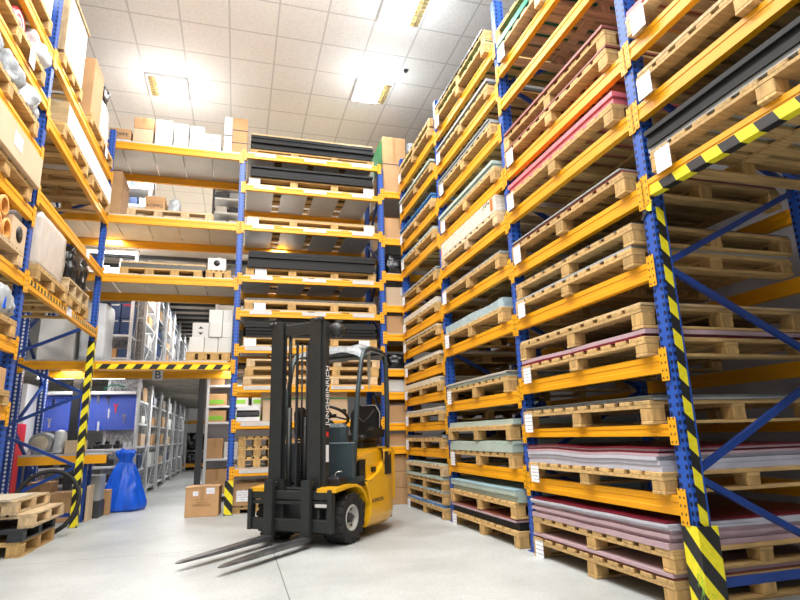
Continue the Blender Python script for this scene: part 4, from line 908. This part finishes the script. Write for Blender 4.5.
for k, zz in enumerate((.72, 1.0, 1.3)):
    for c in range(2): carton(-.56+c*.26, -.34+c*.26, 10.94, 11.3, 4.363+zz, 4.363+zz+.13, 'small %s tray, board %s of the dark top-storey shelf, %s' % (('grey', 'white', 'charcoal', 'grey')[(k+c) % 4], NUM[k+1], ('gangway side', 'post side')[c]), ('greyS', 'cardwhite', 'dsteel', 'greyS')[(k+c) % 4], tape=None, group='trays on the dark top-storey shelf')
# dark store at the end of the aisle
t = empty('pallet_rack', 'dark rack of black bundles closing the far end of the aisle', 'pallet rack', (-1.1, 21.3, 0))
for xx in (-.75, .75): MB().box(xx-.05, xx+.05, 0, .1, 0, 2.05).build('upright', M['dsteel'], t)
for zz in (.1, 1.55): MB().box(-.7, .7, 0, .08, zz, zz+.12).build('beam', M['yellow'], t)
for k in range(4): crumple('black_bundle', (-1.45+.5*(k % 2), 21.9, .0 if k < 2 else .655), (.38, .5, .58), 'blackbag', 'black bundle in the dark rack closing the aisle, %s' % ['lower shelf side', 'lower aisle side', 'upper shelf side', 'upper aisle side'][k], 'bundle', 'black bundles at the end of the aisle', .15, 60+k, .3)
# tall pale and red cabinets beyond the side rack
carton(-3.55, -3.12, 10.0, 10.5, 0, 1.92, 'white tall cabinet beside the tool board, glimpsed behind the side rack', 'white', 'cabinet', tape=None, name='tall_cabinet')
carton(-3.20, -3.04, 9.55, 9.9, 0, 1.30, 'red narrow cabinet standing behind the packing shelf', 'red', 'cabinet', tape=None, name='tall_cabinet')
# ------------------------------------------------------------------ forklift: local +x is its side towards the sheet rack, +y runs to its rear
FK = empty('forklift', 'yellow and black electric forklift with lowered forks parked in the aisle', 'forklift', (.51, 5.72, 0), math.atan2(-.665, .747))
def fp(name, mb, mat, parent=None, loc=None): return mb.build(name, M[mat], parent or FK, loc)
for x in (-.245, .19):
    mb = MB(); w = .052
    top = [(-w, 0), (w, 0), (w, -.76), (.030, -1.05), (.018, -1.10), (-.018, -1.10), (-.030, -1.05), (-w, -.76)]
    def zt(y): return .098-.024*(-y/1.15) if y > -1.06 else .074-.006
    def zb(y): return .058+.003*(-y/1.15)
    v0 = [mb.bm.verts.new((x+p[0], p[1], zt(p[1]))) for p in top]; v1 = [mb.bm.verts.new((x+p[0], p[1], zb(p[1]))) for p in top]
    mb.bm.faces.new(v0[::-1]); mb.bm.faces.new(v1)
    for i in range(8): mb.bm.faces.new((v0[i], v0[(i+1) % 8], v1[(i+1) % 8], v1[i]))
    f = fp('fork', mb, 'forksteel')
    fp('fork_shank', MB().prism([(-.005, .058), (.04, .058), (.04, .60), (-.005, .60)], x-.054, x+.054, 'X', bev=.006).box(x-.06, x+.06, .03, .075, .55, .585, bev=.004), 'anth', f)
# carriage
mb = MB(); mb.box(-.51, .45, .045, .085, .42, .50, bev=.006).box(-.49, .43, .05, .09, .375, .41, bev=.004).box(-.51, .45, .045, .10, .135, .245, bev=.008)
for x in (-.495, .435): mb.box(x-.022, x+.022, .02, .10, .135, .515, bev=.006)
for x in (-.16, .16): mb.box(x-.025, x+.025, .09, .13, .15, .60)
fp('fork_carriage', mb, 'anth')
fp('carriage_latch', MB().box(.27, .40, .035, .05, .355, .385, bev=.004), 'strip'); fp('carriage_roller', MB().box(.28, .31, .06, .12, .245, .33), 'anth'); fp('carriage_roller', MB().box(.38, .41, .06, .12, .245, .33), 'anth')
# mast
for s in (-1, 1):
    fp('outer_mast_rail', MB().prism([(s*.34-.02, .135), (s*.34-.02, .205), (s*.24-.02, .205), (s*.24-.02, .19), (s*.32-.02, .19), (s*.32-.02, .15), (s*.24-.02, .15), (s*.24-.02, .135)], .11, 2.15, 'Z', bev=.003), 'anth')
    fp('inner_mast_rail', MB().prism([(s*.30-.02, .105), (s*.30-.02, .18), (s*.17-.02, .18), (s*.17-.02, .165), (s*.27-.02, .165), (s*.27-.02, .12), (s*.17-.02, .12), (s*.17-.02, .105)], .14, 2.19, 'Z', bev=.003), 'anth')
    fp('mast_top_cap', MB().lathe([(0, 0), (.022, 0), (.022, .035), (0, .035)], (s*.285-.02, .11, 2.17), 'X', 16).lathe([(0, 0), (.022, 0), (.022, .035), (0, .035)], (s*.285-.08, .11, 2.17), 'X', 16), 'dsteel')
    fp('lift_cylinder', MB().tube([(s*.205, .26, .2), (s*.205, .26, 1.3)], .030, 14).tube([(s*.205, .26, 1.3), (s*.205, .26, 2.08)], .019, 12), 'anth')
    fp('lift_chain', MB().box(s*.075-.014, s*.075+.014, .20, .212, .3, 1.98), 'tool')
for q in ((-.17, .17, .12, .17, 2.04, 2.15), (-.24, .24, .205, .24, 2.06, 2.14), (-.24, .24, .205, .235, .42, .50)): fp('mast_crossbar', MB().box(*q, bev=.005), 'anth')
fp('mast_hose', MB().tube([(.03, .23, .3), (.03, .23, 1.95)], .010, 8).tube([(-.03, .23, .3), (-.03, .23, 1.95)], .010, 8).tube([(.0, .26, .3), (0., .26, 1.2)], .028, 12), 'blk')
fp('work_lamp', MB().lathe([(0, -.05), (.05, -.05), (.075, -.02), (.075, .05), (.0, .05)], (.385, .24, 2.06), 'Y', 22).box(.32, .36, .2, .26, 2.03, 2.09), 'anth')
mt = MB().box(.321, .3225, .145, .195, .76, .92); fp('rating_plate', mt, 'whiteink')
lt = text('JUNGHEINRICH', .084, M['whiteink'], FK, (.3222, .172, 1.40), (0, 0, 0), 'mast_lettering')
lt.rotation_euler = Matrix(((0, 0, 1), (0, -1, 0), (1, 0, 0))).to_euler()
fp('red_mark', MB().box(.3215, .3232, .15, .19, 1.0, 1.045), 'red')
# chassis, fenders, covers
fp('chassis', MB().box(-.29, .29, .16, .66, .10, .52, bev=.01).box(-.44, .44, .42, 1.3, .12, .34).box(-.3, .3, .12, .3, .12, .2), 'anth')
def arc(c, r, a0, a1, n): return [(c[0]+r*math.cos(a0+(a1-a0)*k/n), c[1]+r*math.sin(a0+(a1-a0)*k/n)) for k in range(n+1)]
WY, WR = .36, .232
for s in (-1, 1):
    o = [(.04, .525), (.30, .545), (.42, .54)]+[(.52, .51), (.60, .45), (.645, .36)]
    i = [(.625, .36), (.585, .43), (.51, .485), (.42, .512), (.30, .515), (.04, .49)]
    fp('fender', MB().prism(o+i, min(s*.29, s*.50), max(s*.29, s*.50), 'X'), 'fly')
fp('footwell_cover', MB().box(-.48, .48, .40, .46, .55, .94, bev=.012).box(-.48, .48, .40, .62, .55, .60), 'slate')
fp('step', MB().box(-.49, .49, .46, .72, .50, .545, bev=.012).box(.40, .50, .60, .74, .535, .555, bev=.006), 'blk')
fp('battery_panel', MB().box(-.445, .445, .58, .70, .50, .755), 'blk')
fp('hood', MB().prism([(.52, .745), (.52, .815), (.85, .855), (1.18, .875), (1.34, .865), (1.40, .84), (1.40, .3), (.70, .3), (.70, .745)], -.45, .45, 'X', bev=.022), 'fly')
# counterweight: plan curve swept over height
def plan(t, yf):
    """t from -1 to 1 around the tail; returns x, y"""
    a = abs(t); s = 1 if t >= 0 else -1
    if a > .62:
        k = (a-.62)/.38; return s*.5, 1.0+(yf-1.0)*k
    th = a/.62*PI/2; n = 2.3
    return s*.5*abs(math.sin(th))**(2/n), 1.0+.60*abs(math.cos(th))**(2/n)
def yfront(z):
    pts = [(.10, .66), (.30, .70), (.42, .68), (.50, .63), (.54, .60), (.58, .78), (.62, .88), (.72, 1.04), (.80, 1.16), (.84, 1.24)]
    for (a, b), (c, d) in zip(pts, pts[1:]):
        if z <= c: return b+(d-b)*(z-a)/(c-a)
    return pts[-1][1]
mb = MB(); zs = [.10, .14, .22, .30, .38, .44, .50, .54, .58, .62, .67, .72, .77, .81, .84, .86]; NT = 44; grid = []
for j, z in enumerate(zs):
    ins = .045 if j == 0 else .012 if j == 1 else .03 if j == len(zs)-1 else .006 if j == len(zs)-2 else 0
    row = []
    for k in range(NT+1):
        x, y = plan(-1+2*k/NT, yfront(z)); sc = 1-ins/.5; row.append(mb.bm.verts.new((x*sc, 1.0+(y-1.0)*(sc if y > 1 else 1), z)))
    grid.append(row)
for A, B_ in zip(grid, grid[1:]):
    for k in range(NT): mb.bm.faces.new((A[k], A[k+1], B_[k+1], B_[k])).smooth = True
mb.bm.faces.new(grid[0][::-1]); mb.bm.faces.new(grid[-1])
for A, B_ in zip(grid, grid[1:]): mb.bm.faces.new((A[0], B_[0], B_[-1], A[-1]))
fp('counterweight', mb, 'fly')
def skin(name, y0, y1, z0, z1, mat, slope=0.):
    mb = MB(); rows = []; ts = []
    for k in range(9):
        y = y0+(y1-y0)*k/8
        th = math.acos(max(0, min(1, ((y-1.0)/.60)))**(2.3/2)) if y > 1 else PI/2
        x = .5*math.sin(th)**(2/2.3) if y > 1 else .5
        rows.append((x, y))
    for off in (.0, .008):
        pass
    A = [mb.bm.verts.new((x+.006, y+.003, z0+slope*(y-y0))) for x, y in rows]; B_ = [mb.bm.verts.new((x+.006, y+.003, z1)) for x, y in rows]
    A2 = [mb.bm.verts.new((x-.02, y-.01, z0+slope*(y-y0))) for x, y in rows]; B2 = [mb.bm.verts.new((x-.02, y-.01, z1)) for x, y in rows]
    for k in range(8):
        mb.bm.faces.new((A[k], A[k+1], B_[k+1], B_[k])); mb.bm.faces.new((A2[k+1], A2[k], B2[k], B2[k+1])); mb.bm.faces.new((A[k+1], A[k], A2[k], A2[k+1])); mb.bm.faces.new((B_[k], B_[k+1], B2[k+1], B2[k]))
    mb.bm.faces.new((A[0], B_[0], B2[0], A2[0])); mb.bm.faces.new((A[8], A2[8], B2[8], B_[8]))
    return fp(name, mb, mat)
skin('side_vent', 1.03, 1.22, .585, .825, 'blk')
fp('hood_hole', MB().box(.455, .466, .80, .90, .625, .675, bev=.003), 'blk')  # black block standing in for a dark hole in the hood side
nm = text('AUMEISTER', .05, M['ink'], FK, (.5022, .86, .345), (PI/2, 0, PI/2), 'side_lettering')
# wheels
def wheel(x, y, r, w, name, parent):
    t = MB().lathe([(r*.52, -w/2+.01), (r*.70, -w/2), (r*.90, -w/2+.004), (r*.97, -w/2+.03), (r*.97, w/2-.03), (r*.90, w/2-.004), (r*.70, w/2), (r*.52, w/2-.01)], (0, 0, 0), 'X', 44)
    for k in range(18):
        a = 2*PI*k/18
        for s, da in ((-1, 0), (1, PI/18)):
            m4 = Matrix.Rotation(a+da, 4, 'X')
            t.box(s*w*.27-w*.24, s*w*.27+w*.24, -.024, .024, r*.90, r, m4, .006)
    o = fp(name, t, 'rub', parent, (x, y, r))
    s = 1 if x > 0 else -1
    if x: 
        fp('wheel_rim', MB().lathe([(r*.52, -w*.3), (r*.52, w*.46), (r*.47, w*.48), (r*.44, w*.36), (r*.30, w*.24), (0, w*.24)] if s > 0 else [(r*.52, w*.3), (r*.52, -w*.46), (r*.47, -w*.48), (r*.44, -w*.36), (r*.30, -w*.24), (0, -w*.24)], (0, 0, 0), 'X', 36), 'rim', o)
        mb = MB().lathe([(0, 0), (r*.2, 0), (r*.16, s*.04), (0, s*.04)], (s*w*.24, 0, 0), 'X', 20)
        for k in range(6): mb.lathe([(0, 0), (.010, 0), (.010, s*.016), (0, s*.016)], (s*w*.25, r*.36*math.cos(k*PI/3), r*.36*math.sin(k*PI/3)), 'X', 8)
        fp('hub', mb, 'dsteel', o)
    return o
wheel(.385, WY, WR, .22, 'front_wheel', FK); wheel(-.385, WY, WR, .22, 'front_wheel', FK); wheel(0, 1.30, .2, .16, 'rear_wheel', FK)
# overhead guard
gp = lambda x: [(x, .44, .55), (x, .49, 1.0), (x, .54, 1.4), (x, .63, 1.78), (x, .70, 1.90), (x, .80, 1.935)]
for s in (-.45, .45):
    fp('guard_pillar', MB().tube(gp(s), .026, 10), 'slate')
    fp('guard_pillar', MB().tube([(s*.95, 1.24, .86), (s*.97, 1.24, 1.3), (s*.97, 1.23, 1.78), (s, 1.17, 1.89)], .028, 10), 'slate')
    fp('roof_rail', MB().tube([(s, .72, 1.91), (s, .82, 1.94), (s, 1.05, 1.94), (s, 1.19, 1.90)], .024, 10), 'slate')
for y, z in ((.72, 1.915), (.84, 1.945), (.95, 1.95), (1.06, 1.945), (1.17, 1.905)):
    fp('roof_bar', MB().tube([(-.45, y, z), (-.36, y, z+.012), (.36, y, z+.012), (.45, y, z)], .014, 8), 'slate')
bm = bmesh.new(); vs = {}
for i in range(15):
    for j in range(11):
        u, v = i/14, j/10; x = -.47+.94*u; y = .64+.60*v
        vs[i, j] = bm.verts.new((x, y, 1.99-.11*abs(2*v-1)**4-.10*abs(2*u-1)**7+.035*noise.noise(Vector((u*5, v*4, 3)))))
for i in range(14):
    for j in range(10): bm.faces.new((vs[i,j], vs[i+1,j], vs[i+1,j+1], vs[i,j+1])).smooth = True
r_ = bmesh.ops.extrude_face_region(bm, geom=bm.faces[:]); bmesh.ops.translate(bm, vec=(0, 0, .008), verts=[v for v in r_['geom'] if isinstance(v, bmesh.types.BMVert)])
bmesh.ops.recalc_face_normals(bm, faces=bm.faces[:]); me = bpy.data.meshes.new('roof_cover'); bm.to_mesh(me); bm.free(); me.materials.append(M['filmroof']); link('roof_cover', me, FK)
fp('hanging_strap', MB().box(.33, .37, .98, .984, 1.62, 1.94).box(.34, .36, .982, .986, 1.5, 1.63), 'beige')
# driver place
st = fp('seat', MB().box(-.12, .29, .93, 1.33, .93, 1.01, bev=.03), 'seat')
mb = MB(); mb.prism([(-.16, 0), (.16, 0), (.20, .10), (.195, .28), (.13, .37), (-.13, .37), (-.195, .28), (-.20, .10)], -.045, .045, 'Y', bev=.025)
br = fp('backrest', mb, 'seat', None, (.09, 1.33, .98)); br.rotation_euler = (-.12, 0, 0)
fp('seam_line', MB().tube([(-.13, -.046, .31), (-.08, -.048, .24), (-.0, -.048, .17), (.08, -.048, .24), (.13, -.046, .31)], .002, 5), 'strip', br)
fp('backrest_highlight', MB().tube([(.20, -.02, .10), (.197, -.02, .27), (.135, -.02, .365), (-.05, -.02, .368)], .006, 6), 'strip', br)  # pale tube drawn as the white highlight along the backrest edge
fp('seat_suspension', MB().box(-.10, .27, .95, 1.30, .865, .935, bev=.01), 'blk')
fp('steering_column', MB().tube([(-.02, .56, .80), (-.02, .74, 1.16)], [.085, .045], 14).box(-.02, .33, .46, .60, .86, 1.13, bev=.04), 'slate')
mb = MB(); c = Vector((-.02, .80, 1.22)); n_ = Vector((0, .55, .84)); u_ = Vector((1, 0, 0)); w_ = n_.cross(u_)
mb.tube([c+u_*.18*math.cos(a)+w_*.18*math.sin(a) for a in [2*PI*k/32 for k in range(32)]], .016, 8, True)
for a in (.5, 2.6, 4.7): mb.tube([c, c+u_*.17*math.cos(a)+w_*.17*math.sin(a)], .011, 6)
mb.lathe([(0, -.02), (.045, -.02), (.045, .02), (0, .02)], c, 'Z', 16); 
sw = fp('steering_wheel', mb, 'blk'); fp('steering_knob', MB().lathe([(0, 0), (.022, .0), (.03, .03), (.022, .05), (0, .055)], c+Vector((.12, .05, .02)), 'Z', 14), 'blk', sw)
fp('armrest_console', MB().prism([(.9, .98), (1.2, .98), (1.2, 1.06), (.98, 1.09), (.9, 1.05)], .34, .42, 'X', bev=.01), 'blk')
mb = MB()
for k in range(26): mb.box(-.125, -.055, .27, .33, .34+k*.028, .34+k*.028+.020, bev=.004)
fp('hose_track', mb, 'blk'); fp('hose_guide', MB().prism([(.26, 1.03), (.35, 1.0), (.36, 1.24), (.33, 1.30), (.28, 1.30), (.25, 1.24)], -.15, -.05, 'X', bev=.015), 'blk')
fp('silver_hose', MB().tube([(.36, .26, .50), (.35, .24, .60), (.38, .24, .66), (.43, .26, .67)], .007, 8), 'chrome')
fp('pedal_housing', MB().box(.25, .44, .18, .36, .50, .62, bev=.02), 'blk')
# ------------------------------------------------------------------ world, camera
w = bpy.data.worlds.new('world'); SC.world = w; w.use_nodes = True
w.node_tree.nodes['Background'].inputs[0].default_value = (.8, .85, .9, 1); w.node_tree.nodes['Background'].inputs[1].default_value = .45
cam = bpy.data.cameras.new('camera'); cam.sensor_width = 36; cam.lens = 561.86/800*36; cam.clip_start = .05; cam.clip_end = 100
co = bpy.data.objects.new('camera', cam); COL.objects.link(co); SC.camera = co
ya, pi_, ro = .283432, .234849, -.027373
fwd = Vector((math.sin(ya)*math.cos(pi_), math.cos(ya)*math.cos(pi_), math.sin(pi_))); rt = Vector((math.cos(ya), -math.sin(ya), 0)); up = rt.cross(fwd)
r2 = rt*math.cos(ro)+up*math.sin(ro); u2 = -rt*math.sin(ro)+up*math.cos(ro)
mw = Matrix((r2, u2, -fwd)).transposed().to_4x4(); mw.translation = (0, 0, 1.0); co.matrix_world = mw
vs_ = SC.view_settings; vs_.view_transform = 'Standard'; vs_.look = 'None'; vs_.gamma = 1; vs_.exposure = .38; vs_.use_curve_mapping = False
SC.cycles.max_bounces = 5; SC.cycles.diffuse_bounces = 3; SC.cycles.use_denoising = True; SC.cycles.sample_clamp_indirect = 6
